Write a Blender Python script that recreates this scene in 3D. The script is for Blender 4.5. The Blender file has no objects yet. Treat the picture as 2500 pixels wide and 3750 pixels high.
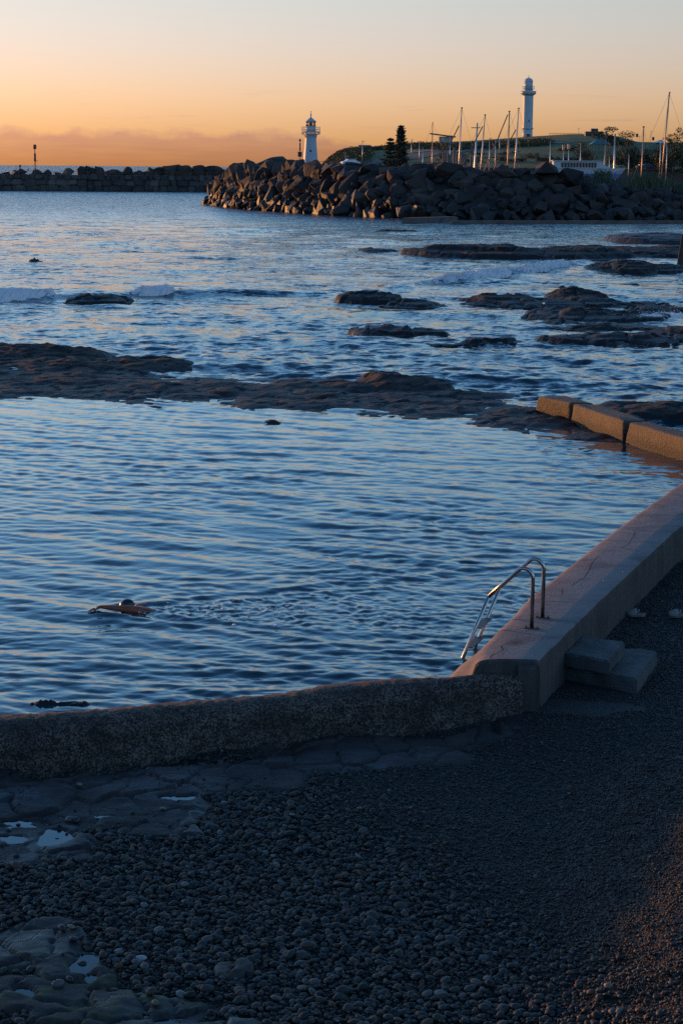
import bpy, bmesh, math, random
import numpy as np
from mathutils import Vector, Matrix
SC = bpy.context.scene
COL = SC.collection
rad = math.radians

# ------------------------------------------------------------------ camera
CAM_H = 6.6
FPX = 7292.0                       # focal length in photograph pixels (70 mm on a 36 mm high frame)
PITCH = math.atan((1875 - 613) / FPX)
ROLL = rad(0.5)
cam_data = bpy.data.cameras.new('camera')
cam = bpy.data.objects.new('camera', cam_data)
COL.objects.link(cam)
cam_data.sensor_fit = 'AUTO'
cam_data.sensor_width = 36.0
cam_data.lens = 36.0 * FPX / 3750.0
cam_data.clip_start = 0.5
cam_data.clip_end = 60000
cam.matrix_world = (Matrix.Translation((0, 0, CAM_H)) @ Matrix.Rotation(math.pi / 2 - PITCH, 4, 'X') @ Matrix.Rotation(ROLL, 4, 'Z'))
SC.camera = cam

# ------------------------------------------------------------------ sky and sun
SUN_AZ = 49.0                      # degrees left of the view direction
SUN_EL = 2.3
world = bpy.data.worlds.new('World')
SC.world = world
world.use_nodes = True
wn = world.node_tree
bg = wn.nodes['Background']
def W(kind, **kw):
    n = wn.nodes.new(kind)
    for k, v in kw.items(): setattr(n, k, v)
    return n
sky = W('ShaderNodeTexSky', sky_type='NISHITA', sun_disc=False)
sky.sun_elevation = rad(SUN_EL)
sky.sun_rotation = rad(-SUN_AZ)
sky.air_density = 1.0; sky.dust_density = 0.6; sky.ozone_density = 1.5
tc = W('ShaderNodeTexCoord')
sep = W('ShaderNodeSeparateXYZ'); wn.links.new(tc.outputs['Generated'], sep.inputs[0])
def wmath(op, a, b=None, c=None, clamp=False):
    n = W('ShaderNodeMath', operation=op, use_clamp=clamp)
    for i, v in enumerate((a, b, c)):
        if v is None: continue
        if isinstance(v, (int, float)): n.inputs[i].default_value = v
        else: wn.links.new(v, n.inputs[i])
    return n.outputs[0]
elev = wmath('MULTIPLY', wmath('ARCSINE', sep.outputs['Z']), 180 / math.pi)       # degrees above the horizon
# the colour balance of the dawn sky: warm at the horizon, blue overhead
tint = W('ShaderNodeValToRGB')
wn.links.new(wmath('DIVIDE', elev, 60.0, clamp=True), tint.inputs[0])
TINT = [(0.0, (1.08, 1.2, 5.2)), (0.03, (1.28, 1.31, 3.6)), (0.075, (1.27, 1.36, 2.55)), (0.14, (1.28, 1.88, 3.05)),
        (0.28, (1.04, 2.02, 3.4)), (0.55, (0.72, 1.36, 2.3)), (1.0, (0.80, 1.08, 1.65))]
while len(tint.color_ramp.elements) < len(TINT): tint.color_ramp.elements.new(0.5)
for e, (p, c) in zip(tint.color_ramp.elements, TINT):
    e.position = p; e.color = (c[0] / 6, c[1] / 6, c[2] / 6, 1)
mul = W('ShaderNodeMix', data_type='RGBA', blend_type='MULTIPLY'); mul.inputs[0].default_value = 1
wn.links.new(sky.outputs[0], mul.inputs[6]); wn.links.new(tint.outputs[0], mul.inputs[7])
# a bank of cloud lying on the sea horizon and a few thin streaks
azim = wmath('ARCTAN2', sep.outputs['X'], sep.outputs['Y'])
azd = wmath('MULTIPLY', azim, 180 / math.pi)
def wnoise(sx, sy, scale_detail=6, rough=0.55, off=0.0):
    cb = W('ShaderNodeCombineXYZ')
    wn.links.new(wmath('MULTIPLY_ADD', azd, sx, off), cb.inputs[0]); wn.links.new(wmath('MULTIPLY', elev, sy), cb.inputs[1])
    n = W('ShaderNodeTexNoise'); n.inputs['Scale'].default_value = 1; n.inputs['Detail'].default_value = scale_detail; n.inputs['Roughness'].default_value = rough
    wn.links.new(cb.outputs[0], n.inputs['Vector'])
    return n.outputs[0]
edge_n = wnoise(1.1, 1.6, 7, 0.6)
# top of the bank: about 1.15 degrees high on the left, sinking away to the right
top = wmath('MULTIPLY_ADD', wmath('SUBTRACT', edge_n, 0.5), 0.85, 1.02)
lean = wmath('MULTIPLY', wmath('MAXIMUM', wmath('ADD', azd, 1.0), 0.0), 0.22)
top = wmath('SUBTRACT', top, lean)
bank = wmath('MULTIPLY', wmath('SUBTRACT', top, elev), 4.0, clamp=True)
inner = wnoise(0.5, 6.0, 5, 0.6, 7.3)
bank = wmath('MULTIPLY', bank, wmath('MULTIPLY_ADD', inner, 0.9, 0.42, clamp=True))
streak = wnoise(0.32, 4.2, 5, 0.6, 31.0)
smask = wmath('MULTIPLY', wmath('SUBTRACT', streak, 0.60), 6.0, clamp=True)
sband = wmath('MULTIPLY', wmath('SUBTRACT', 1.0, wmath('MULTIPLY', wmath('ABSOLUTE', wmath('SUBTRACT', elev, 1.55)), 1.35), clamp=True), 0.75)
cl = wmath('ADD', wmath('MULTIPLY', bank, 0.9), wmath('MULTIPLY', smask, sband), clamp=True)
cm = W('ShaderNodeMix', data_type='RGBA', blend_type='MULTIPLY')
wn.links.new(cl, cm.inputs[0]); wn.links.new(mul.outputs[2], cm.inputs[6]); cm.inputs[7].default_value = (0.70, 0.64, 0.98, 1)
wn.links.new(cm.outputs[2], bg.inputs[0])
bg.inputs[1].default_value = 0.15 * 6

sun_data = bpy.data.lights.new('sun', 'SUN')
sun = bpy.data.objects.new('sun', sun_data)
COL.objects.link(sun)
SUN_DIR = Vector((-math.sin(rad(SUN_AZ)) * math.cos(rad(SUN_EL)), math.cos(rad(SUN_AZ)) * math.cos(rad(SUN_EL)), math.sin(rad(SUN_EL))))
sun.rotation_euler = SUN_DIR.to_track_quat('Z', 'Y').to_euler()
sun.location = (-30, 30, 20)
sun_data.energy = 2.9
sun_data.angle = rad(1.2)
sun_data.color = (1.0, 0.40, 0.085)

SC.view_settings.view_transform = 'Standard'
SC.view_settings.look = 'None'
SC.view_settings.gamma = 1.0
SC.view_settings.use_curve_mapping = False
SC.view_settings.exposure = 0.55
SC.cycles.use_denoising = False
SC.cycles.max_bounces = 6
SC.cycles.sample_clamp_indirect = 3.0
SC.cycles.sample_clamp_direct = 6.0
SC.cycles.caustics_reflective = False
SC.cycles.caustics_refractive = False

# ------------------------------------------------------------------ helpers
def ray(px, py):
    u, v = px - 1250.0, py - 1875.0
    c, s = math.cos(ROLL), math.sin(ROLL)
    u, v = u * c + v * s, -u * s + v * c
    return np.array([u, FPX * math.cos(PITCH) - v * math.sin(PITCH), -FPX * math.sin(PITCH) - v * math.cos(PITCH)])
def P(px, py, z=0.0):
    q = ray(px, py); return np.array([0, 0, CAM_H]) + q * ((z - CAM_H) / q[2])
def D(px, py, Y):
    q = ray(px, py); return np.array([0, 0, CAM_H]) + q * (Y / q[1])
def ss(a, b, x):
    t = np.clip((np.asarray(x, float) - a) / (b - a), 0, 1); return t * t * (3 - 2 * t)
_rng = np.random.default_rng(5)
_TAB = _rng.random((257, 257))
_TAB[256, :] = _TAB[0, :]; _TAB[:, 256] = _TAB[:, 0]
def vnoise(x, y):
    x = np.asarray(x, float); y = np.asarray(y, float)
    fx = np.floor(x); fy = np.floor(y); u = x - fx; v = y - fy
    i = fx.astype(np.int64) & 255; j = fy.astype(np.int64) & 255
    u = u * u * (3 - 2 * u); v = v * v * (3 - 2 * v)
    return (_TAB[i, j] * (1 - u) + _TAB[i + 1, j] * u) * (1 - v) + (_TAB[i, j + 1] * (1 - u) + _TAB[i + 1, j + 1] * u) * v
def fbm(x, y, oct=5, gain=0.5, seed=0):
    a, s, t = 1.0, 0.0, 0.0
    for k in range(oct):
        s = s + a * vnoise(x * 2 ** k + 17.3 * k + 31.7 * seed, y * 2 ** k - 11.1 * k + 7.9 * seed); t += a; a *= gain
    return s / t

def mesh_np(name, V, F, smooth=True):
    me = bpy.data.meshes.new(name)
    V = np.ascontiguousarray(V, dtype=np.float32); F = np.ascontiguousarray(F, dtype=np.int32)
    n, k = F.shape
    me.vertices.add(len(V)); me.vertices.foreach_set('co', V.ravel())
    me.loops.add(n * k); me.loops.foreach_set('vertex_index', F.ravel())
    me.polygons.add(n); me.polygons.foreach_set('loop_start', np.arange(0, n * k, k, dtype=np.int32))
    me.polygons.foreach_set('use_smooth', np.full(n, smooth))
    me.update(calc_edges=True); me.validate()
    return me
def grid_faces(nr, nc):
    i = np.arange(nr * nc).reshape(nr, nc)
    return np.stack([i[:-1, :-1], i[:-1, 1:], i[1:, 1:], i[1:, :-1]], -1).reshape(-1, 4)
def compact(V, F):
    used = np.zeros(len(V), bool); used[F.ravel()] = True
    idx = np.cumsum(used) - 1
    return V[used], idx[F], used

def link(name, me, material=None, parent=None):
    o = bpy.data.objects.new(name, me); COL.objects.link(o)
    if material is not None and me is not None and len(me.materials) == 0: me.materials.append(material)
    if parent is not None: o.parent = parent
    return o
def tag(o, label=None, cat=None, group=None, kind=None):
    if label: o['label'] = label
    if cat: o['category'] = cat
    if group: o['group'] = group
    if kind: o['kind'] = kind
    return o
def thing(name, label, cat, loc=(0, 0, 0), rz=0.0, group=None):
    o = bpy.data.objects.new(name, None); COL.objects.link(o)
    o.empty_display_size = 0.2
    o.location = [float(v) for v in loc]; o.rotation_euler = (0, 0, rz)
    return tag(o, label, cat, group)

class MB:
    """collects shapes and links them as one mesh object"""
    def __init__(s): s.v, s.f, s.sm = [], [], []
    def add(s, vs, fs, smooth=False):
        b = len(s.v); s.v += [tuple(float(c) for c in v) for v in vs]
        s.f += [tuple(b + i for i in f) for f in fs]; s.sm += [smooth] * len(fs); return s
    def box(s, c, d, rz=0.0, top=1.0):
        cx, cy, cz = c; hx, hy, hz = d[0] / 2, d[1] / 2, d[2] / 2
        cs, sn = math.cos(rz), math.sin(rz); vs = []
        for z, k in ((-hz, 1.0), (hz, top)):
            for x, y in ((-hx, -hy), (hx, -hy), (hx, hy), (-hx, hy)):
                x, y = x * k, y * k
                vs.append((cx + x * cs - y * sn, cy + x * sn + y * cs, cz + z))
        return s.add(vs, [(3, 2, 1, 0), (4, 5, 6, 7), (0, 1, 5, 4), (1, 2, 6, 5), (2, 3, 7, 6), (3, 0, 4, 7)])
    def tube(s, pts, r, n=8, caps=True):
        pts = [Vector([float(c) for c in p]) for p in pts]
        rs = r if isinstance(r, (list, tuple)) else [r] * len(pts)
        ring = []; up = None
        for i, p in enumerate(pts):
            a = pts[max(i - 1, 0)]; b = pts[min(i + 1, len(pts) - 1)]
            t = (b - a).normalized()
            if up is None: up = Vector((0, 0, 1)) if abs(t.z) < 0.9 else Vector((1, 0, 0))
            side = t.cross(up).normalized(); up = side.cross(t).normalized()
            ring.append([p + (side * math.cos(2 * math.pi * k / n) + up * math.sin(2 * math.pi * k / n)) * rs[i] for k in range(n)])
        vs = [v for r_ in ring for v in r_]; fs = []
        for i in range(len(pts) - 1):
            for k in range(n):
                fs.append((i * n + k, i * n + (k + 1) % n, (i + 1) * n + (k + 1) % n, (i + 1) * n + k))
        s.add(vs, fs, True)
        if caps:
            b = len(s.v) - len(vs)
            s.f += [tuple(b + k for k in reversed(range(n))), tuple(b + (len(pts) - 1) * n + k for k in range(n))]; s.sm += [False, False]
        return s
    def lathe(s, prof, n=24, c=(0, 0, 0), smooth=True, phase=0.0):
        vs, fs = [], []
        for r, z in prof:
            for k in range(n):
                a = 2 * math.pi * k / n + phase
                vs.append((c[0] + r * math.cos(a), c[1] + r * math.sin(a), c[2] + z))
        for i in range(len(prof) - 1):
            for k in range(n):
                fs.append((i * n + k, i * n + (k + 1) % n, (i + 1) * n + (k + 1) % n, (i + 1) * n + k))
        s.add(vs, fs, smooth)
        b = len(s.v) - len(vs); m = len(prof) - 1
        s.f += [tuple(b + k for k in reversed(range(n))), tuple(b + m * n + k for k in range(n))]; s.sm += [False, False]
        return s
    def mesh(s, name):
        me = bpy.data.meshes.new(name); me.from_pydata(s.v, [], s.f)
        me.polygons.foreach_set('use_smooth', s.sm); me.update(); return me
    def build(s, name, material, parent=None):
        return link(name, s.mesh(name), material, parent)

def new_mat(name):
    m = bpy.data.materials.new(name); m.use_nodes = True
    return m, m.node_tree, m.node_tree.nodes['Principled BSDF']
def nd(nt, kind, ins=None, **kw):
    n = nt.nodes.new(kind)
    for k, v in kw.items(): setattr(n, k, v)
    for k, v in (ins or {}).items():
        if hasattr(v, 'is_linked') or isinstance(v, bpy.types.NodeSocket): nt.links.new(v, n.inputs[k])
        else: n.inputs[k].default_value = v
    return n
def ramp(nt, fac, stops, interp='LINEAR'):
    n = nt.nodes.new('ShaderNodeValToRGB'); nt.links.new(fac, n.inputs[0]); r = n.color_ramp; r.interpolation = interp
    while len(r.elements) < len(stops): r.elements.new(0.5)
    for e, (p, c) in zip(r.elements, stops):
        e.position = p; e.color = (c, c, c, 1) if isinstance(c, (int, float)) else (*c, 1)
    return n.outputs[0]
def pos(nt): return nt.nodes.new('ShaderNodeNewGeometry').outputs['Position']
def objco(nt): return nt.nodes.new('ShaderNodeTexCoord').outputs['Object']
def noise(nt, vec, scale, detail=5, rough=0.55, dist=0.0):
    return nd(nt, 'ShaderNodeTexNoise', {'Vector': vec, 'Scale': scale, 'Detail': detail, 'Roughness': rough, 'Distortion': dist}).outputs[0]
def mixc(nt, fac, a, b, blend='MIX'):
    n = nt.nodes.new('ShaderNodeMix'); n.data_type = 'RGBA'; n.blend_type = blend
    for i, v in ((0, fac), (6, a), (7, b)):
        if isinstance(v, bpy.types.NodeSocket): nt.links.new(v, n.inputs[i])
        elif i == 0: n.inputs[0].default_value = v
        else: n.inputs[i].default_value = (*v, 1)
    return n.outputs[2]
def mth(nt, op, a, b=0.0, c=0.0, clamp=False):
    n = nt.nodes.new('ShaderNodeMath'); n.operation = op; n.use_clamp = clamp
    for i, v in enumerate((a, b, c)):
        if isinstance(v, bpy.types.NodeSocket): nt.links.new(v, n.inputs[i])
        else: n.inputs[i].default_value = v
    return n.outputs[0]
def bump(nt, b, height, strength, dist, prev=None):
    n = nd(nt, 'ShaderNodeBump', {'Strength': strength, 'Distance': dist, 'Height': height})
    if prev is not None: nt.links.new(prev, n.inputs['Normal'])
    nt.links.new(n.outputs[0], b.inputs['Normal']); return n.outputs[0]
def plain(name, col, rough=0.6, metal=0.0, var=0.25, scale=3.0, bmp=0.0):
    m, nt, b = new_mat(name)
    n = noise(nt, objco(nt), scale, 5)
    d = tuple(c * (1 - var) for c in col); l = tuple(min(1, c * (1 + var)) for c in col)
    nt.links.new(ramp(nt, n, [(0.3, d), (0.7, l)]), b.inputs['Base Color'])
    b.inputs['Roughness'].default_value = rough; b.inputs['Metallic'].default_value = metal
    if bmp: bump(nt, b, noise(nt, objco(nt), scale * 6, 4), 0.5, bmp)
    return m

# ------------------------------------------------------------------ materials
def water_mat(name, body, sea):
    m, nt, b = new_mat(name)
    p = pos(nt)
    b.inputs['Roughness'].default_value = 0.06 if not sea else 0.1
    b.inputs['IOR'].default_value = 1.333
    b.inputs['Base Color'].default_value = (*body, 1)
    if sea:
        mp = nd(nt, 'ShaderNodeMapping', {'Vector': p, 'Scale': (0.5, 1.0, 1.0), 'Rotation': (0, 0, 0.2)}).outputs[0]
        # small chop as a change of the normal, so that it holds at any distance
        def chop(scale, k, det):
            c_ = nd(nt, 'ShaderNodeTexNoise', {'Vector': mp, 'Scale': scale, 'Detail': det, 'Roughness': 0.6}).outputs[1]
            return nd(nt, 'ShaderNodeVectorMath', {0: nd(nt, 'ShaderNodeVectorMath', {0: c_, 1: (0.5, 0.5, 0.5)}, operation='SUBTRACT').outputs[0], 1: (k, k, 0.0)}, operation='MULTIPLY').outputs[0]
        far_ = nd(nt, 'ShaderNodeMapRange', {0: nd(nt, 'ShaderNodeSeparateXYZ', {0: p}).outputs[1], 1: 60.0, 2: 800.0, 3: 0.9, 4: 4.0}).outputs[0]
        v0 = nd(nt, 'ShaderNodeVectorMath', {0: chop(5.5, 0.75, 2), 1: chop(1.9, 0.7, 2)}, operation='ADD').outputs[0]
        v1 = nd(nt, 'ShaderNodeVectorMath', {0: v0, 1: chop(0.45, 0.45, 2)}, operation='ADD').outputs[0]
        sc_ = nt.nodes.new('ShaderNodeVectorMath'); sc_.operation = 'SCALE'; nt.links.new(v1, sc_.inputs[0]); nt.links.new(far_, sc_.inputs['Scale'])
        # far off, the seaward backs of the waves are hidden and only the faces towards the shore show
        sx_ = nd(nt, 'ShaderNodeSeparateXYZ', {0: sc_.outputs[0]})
        tt_ = nd(nt, 'ShaderNodeMapRange', {0: nd(nt, 'ShaderNodeSeparateXYZ', {0: p}).outputs[1], 1: 90.0, 2: 330.0, 3: 0.0, 4: 1.0}).outputs[0]
        yy_ = mth(nt, 'ADD', mth(nt, 'MULTIPLY', sx_.outputs[1], mth(nt, 'SUBTRACT', 1.0, tt_)), mth(nt, 'MULTIPLY', mth(nt, 'ABSOLUTE', sx_.outputs[1]), mth(nt, 'MULTIPLY', tt_, -1.0)))
        sc_ = nd(nt, 'ShaderNodeCombineXYZ', {0: sx_.outputs[0], 1: yy_})
        gn_ = nt.nodes.new('ShaderNodeNewGeometry').outputs['Normal']
        nn_ = nd(nt, 'ShaderNodeVectorMath', {0: nd(nt, 'ShaderNodeVectorMath', {0: gn_, 1: sc_.outputs[0]}, operation='ADD').outputs[0]}, operation='NORMALIZE').outputs[0]
        nt.links.new(nn_, b.inputs['Normal'])
        at = nd(nt, 'ShaderNodeAttribute', attribute_name='foam').outputs['Fac']
        fn = noise(nt, nd(nt, 'ShaderNodeMapping', {'Vector': p, 'Scale': (0.5, 1.0, 1.0)}).outputs[0], 2.2, 6, 0.65)
        f = mth(nt, 'MULTIPLY', mth(nt, 'SUBTRACT', mth(nt, 'ADD', at, fn), 1.0), 5.0, clamp=True)
        nt.links.new(mixc(nt, f, body, (0.62, 0.64, 0.66)), b.inputs['Base Color'])
        nt.links.new(mth(nt, 'MULTIPLY_ADD', f, 0.6, 0.1), b.inputs['Roughness'])
    else:
        h = noise(nt, nd(nt, 'ShaderNodeMapping', {'Vector': p, 'Scale': (0.6, 1.0, 1.0), 'Rotation': (0, 0, 0.3)}).outputs[0], 11.0, 2, 0.5)
        bump(nt, b, h, 0.30, 0.012)
    return m
M = {}
M['sea'] = water_mat('sea_water', (0.007, 0.034, 0.055), True)
M['pool'] = water_mat('pool_water', (0.010, 0.042, 0.058), False)

def rock_mat(name, dark, light, wet_z=None, rough=0.75, scale=0.9, bstr=0.6, bdist=0.15, rnd=0.0, fine=9.0):
    m, nt, b = new_mat(name)
    p = pos(nt)
    n = noise(nt, p, scale, 7, 0.62)
    c = ramp(nt, n, [(0.3, dark), (0.72, light)])
    n2 = noise(nt, p, fine, 5, 0.65)
    c = mixc(nt, 0.55, c, ramp(nt, n2, [(0.3, 0.35), (0.7, 1.0)]), 'MULTIPLY')
    if rnd:
        r = nt.nodes.new('ShaderNodeObjectInfo').outputs['Random']
        c = mixc(nt, rnd, c, ramp(nt, r, [(0, (0.45, 0.45, 0.5)), (0.5, (0.9, 0.85, 0.82)), (0.8, (1.3, 1.15, 1.05)), (1, (1.9, 1.75, 1.6))]), 'MULTIPLY')
    if wet_z is not None:
        z = nd(nt, 'ShaderNodeSeparateXYZ', {0: p}).outputs[2]
        zz = mth(nt, 'ADD', z, mth(nt, 'MULTIPLY', mth(nt, 'SUBTRACT', n, 0.5), wet_z[2]))
        w = nd(nt, 'ShaderNodeMapRange', {0: zz, 1: wet_z[0], 2: wet_z[1], 3: 1.0, 4: 0.0}).outputs[0]
        c = mixc(nt, w, c, mixc(nt, 1.0, c, (0.42, 0.40, 0.38), 'MULTIPLY'))
        nt.links.new(mth(nt, 'MULTIPLY_ADD', w, -0.3, rough), b.inputs['Roughness'])
    else: b.inputs['Roughness'].default_value = rough
    nt.links.new(c, b.inputs['Base Color'])
    n1 = bump(nt, b, n, bstr, bdist)
    bump(nt, b, n2, bstr, bdist * 0.25, n1)
    return m
M['boulder'] = rock_mat('boulder_rock', (0.030, 0.026, 0.025), (0.085, 0.072, 0.066), (1.2, 4.5, 1.5), 0.85, 0.35, 0.7, 0.35, 1.0, 3.0)
M['seastone'] = rock_mat('sea_wall_stone', (0.06, 0.055, 0.054), (0.13, 0.12, 0.115), (0.3, 1.6, 0.8), 0.85, 0.35, 0.6, 0.3, 0.7, 2.0)
M['reef'] = rock_mat('reef_rock', (0.006, 0.005, 0.0045), (0.017, 0.012, 0.011), (0.02, 0.2, 0.15), 0.9, 1.1, 0.8, 0.16, 0, 7.0)
M['outcrop'] = rock_mat('outcrop_rock', (0.005, 0.0045, 0.0045), (0.015, 0.012, 0.0115), (0.05, 0.4, 0.3), 0.85, 0.7, 0.9, 0.2, 0, 4.0)

# ------------------------------------------------------------------ the lie of the land
CREST = [P(a, b, c) for a, b, c in [(0, 2634, 0.18), (319, 2614, 0.18), (685, 2575, 0.19), (996, 2546, 0.21), (1243, 2514, 0.24), (1500, 2492, 0.29), (1700, 2474, 0.335), (1905, 2462, 0.335)]]
RIDGE_Z = lambda x: np.interp(x, [c[0] for c in CREST], [c[2] for c in CREST])
_cx = np.array([-16, -8] + [c[0] for c in CREST] + [4]); _cy = np.array([20.2, 21.4] + [c[1] for c in CREST] + [24.3])
def rough_y(x): return np.interp(x, _cx, _cy)
_wy = np.array([20, 24.3, 28.4, 33.45, 39.4, 47, 60]); _wxa = np.array([0.2, 1.60, 2.79, 4.57, 6.82, 9.7, 15]); _wxb = np.array([1.0, 2.45, 3.86, 5.65, 7.95, 10.9, 16])
def wall_a(y): return np.interp(y, _wy, _wxa)
def wall_b(y): return np.interp(y, _wy, _wxb)
def wall_mid(y): return 0.5 * (wall_a(y) + wall_b(y))
_lx = np.array([-60, -20, -5, 0, 4, 6, 7.4, 8.6, 9.2, 30, 200]); _ly = np.array([64, 62, 60, 59, 57, 52.5, 48.3, 45, 44.5, 60, 200])
def line_y(x): return np.interp(x, _lx, _ly)
def in_pool(x, y): return (y > rough_y(x)) & (x < wall_mid(y)) & (y < line_y(x) + 0.15)

def ell(lst, z):
    out = []
    for cx, cy, rx, ry, *h in lst:
        c = P(cx, cy, z); r = P(cx + rx, cy, z); t = P(cx, cy - ry, z); b = P(cx, cy + ry, z)
        out.append((c[0], 0.5 * (t[1] + b[1]), abs(r[0] - c[0]), abs(t[1] - b[1]) / 2, *h))
    return out

# ------------------------------------------------------------------ sea
def waves(x, y, comps, spacing=None):
    z = np.zeros_like(x)
    for lam, ang, slope, ph in comps:
        k = 2 * math.pi / lam
        arg = k * (math.sin(ang) * x + math.cos(ang) * y) + ph
        a = slope / k
        if spacing is not None: a = a * ss(2.0, 5.0, lam / spacing)
        z = z + a * (np.sin(arg) + 0.22 * np.cos(2 * arg))
    return z
def spectrum(seed, n, l0, l1, mean, spread, slope):
    r = np.random.default_rng(seed)
    return [(l0 * (l1 / l0) ** r.random(), mean + spread * r.normal(), slope / math.sqrt(n / 2), r.random() * 6.28) for _ in range(n)]
def breaker_lines():
    a = [P(*p) for p in [(-250, 1112), (0, 1100), (250, 1092), (640, 1082), (950, 1080), (1250, 1080)]]
    b = [P(*p) for p in [(1380, 1062), (1550, 1040), (1750, 1020), (1900, 1003), (2050, 978), (2160, 957)]]
    return a, b
BRK_A, BRK_B = breaker_lines()
def ridge(x, y, line, width, hts):
    lx = np.array([p[0] for p in line]); ly = np.array([p[1] for p in line])
    yc = np.interp(x, lx, ly); h = np.interp(x, lx, hts, left=hts[0] * 0.6, right=0)
    d = y - yc + 0.8 * (vnoise(x * 0.5, x * 0.1) - 0.5)
    w = np.where(d < 0, width * 0.6, width * 1.7)
    return h * np.exp(-(d / w) ** 2), d
RIDGE_A = (BRK_A, 1.5, [0.32, 0.34, 0.24, 0.34, 0.3, 0.1]); RIDGE_B = (BRK_B, 1.6, [0.1, 0.22, 0.27, 0.3, 0.26, 0.12])
def make_sea():
    col = np.concatenate([np.linspace(-75, -12.5, 22)[:-1], np.linspace(-12.5, 12.5, 600), np.linspace(12.5, 75, 22)[1:]])
    v = np.concatenate([np.linspace(300, 12, 575), np.linspace(12, 0.6, 45)[1:]])
    r = CAM_H * 1989.0 / v
    A, R = np.meshgrid(np.radians(col), r)
    x = np.sin(A) * R; y = np.cos(A) * R
    sp = np.gradient(r)[:, None] + 0 * x
    mod = 0.45 + 1.1 * fbm(x * 0.05, y * 0.022, 4, seed=3)
    comps = spectrum(1, 30, 1.8, 9.0, 0.1, 0.5, 0.06) + spectrum(2, 44, 0.5, 1.8, 0.2, 0.8, 0.12)
    z = waves(x, y, comps, np.maximum(sp, R * 0.0007)) * mod
    ra, da = ridge(x, y, *RIDGE_A); rb, db = ridge(x, y, *RIDGE_B)
    z = z + ra + rb
    z = z * ss(9000, 1500, R) * ss(0.0, 5.0, y - line_y(x)) - 0.012 * (y < line_y(x) + 0.6)
    foam = np.zeros_like(x)
    for d, lo, hi, n in ((da, P(-300, 1100)[0], P(320, 1100)[0], 0.62), (da, P(430, 1090)[0], P(700, 1090)[0], 0.5), (db, P(1480, 1020)[0], P(2230, 960)[0], 0.62)):
        m = ss(lo - 1, lo + 1, x) * ss(hi + 1, hi - 1, x)
        foam = np.maximum(foam, n * m * np.where(d < 0, ss(-6.0, -0.3, d), ss(3.0, 0.2, d)))
    # water streaming off the ledges
    for cx, cy, rx, ry, n in ell([(2380, 1150, 260, 55, 0.5), (1700, 985, 500, 28, 0.45), (2300, 850, 400, 24, 0.44), (900, 980, 800, 40, 0.36), (1150, 1360, 200, 20, 0.42), (1900, 1290, 500, 22, 0.36), (150, 1130, 400, 20, 0.42)], 0):
        foam = np.maximum(foam, n * np.clip(1.3 - ((x - cx) / rx) ** 2 - ((y - cy) / ry) ** 2, 0, 1))
    V = np.stack([x, y, z], -1).reshape(-1, 3); F = grid_faces(*x.shape)
    c = V[F].mean(1)
    keep = (c[:, 1] > line_y(c[:, 0]) - 0.5)
    V, F, used = compact(V, F[keep][:, ::-1])
    me = mesh_np('sea', V, F)
    a = me.attributes.new('foam', 'FLOAT', 'POINT'); a.data.foreach_set('value', foam.ravel()[used].astype(np.float32))
    return tag(link('sea', me, M['sea']), kind='structure')
make_sea()

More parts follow.
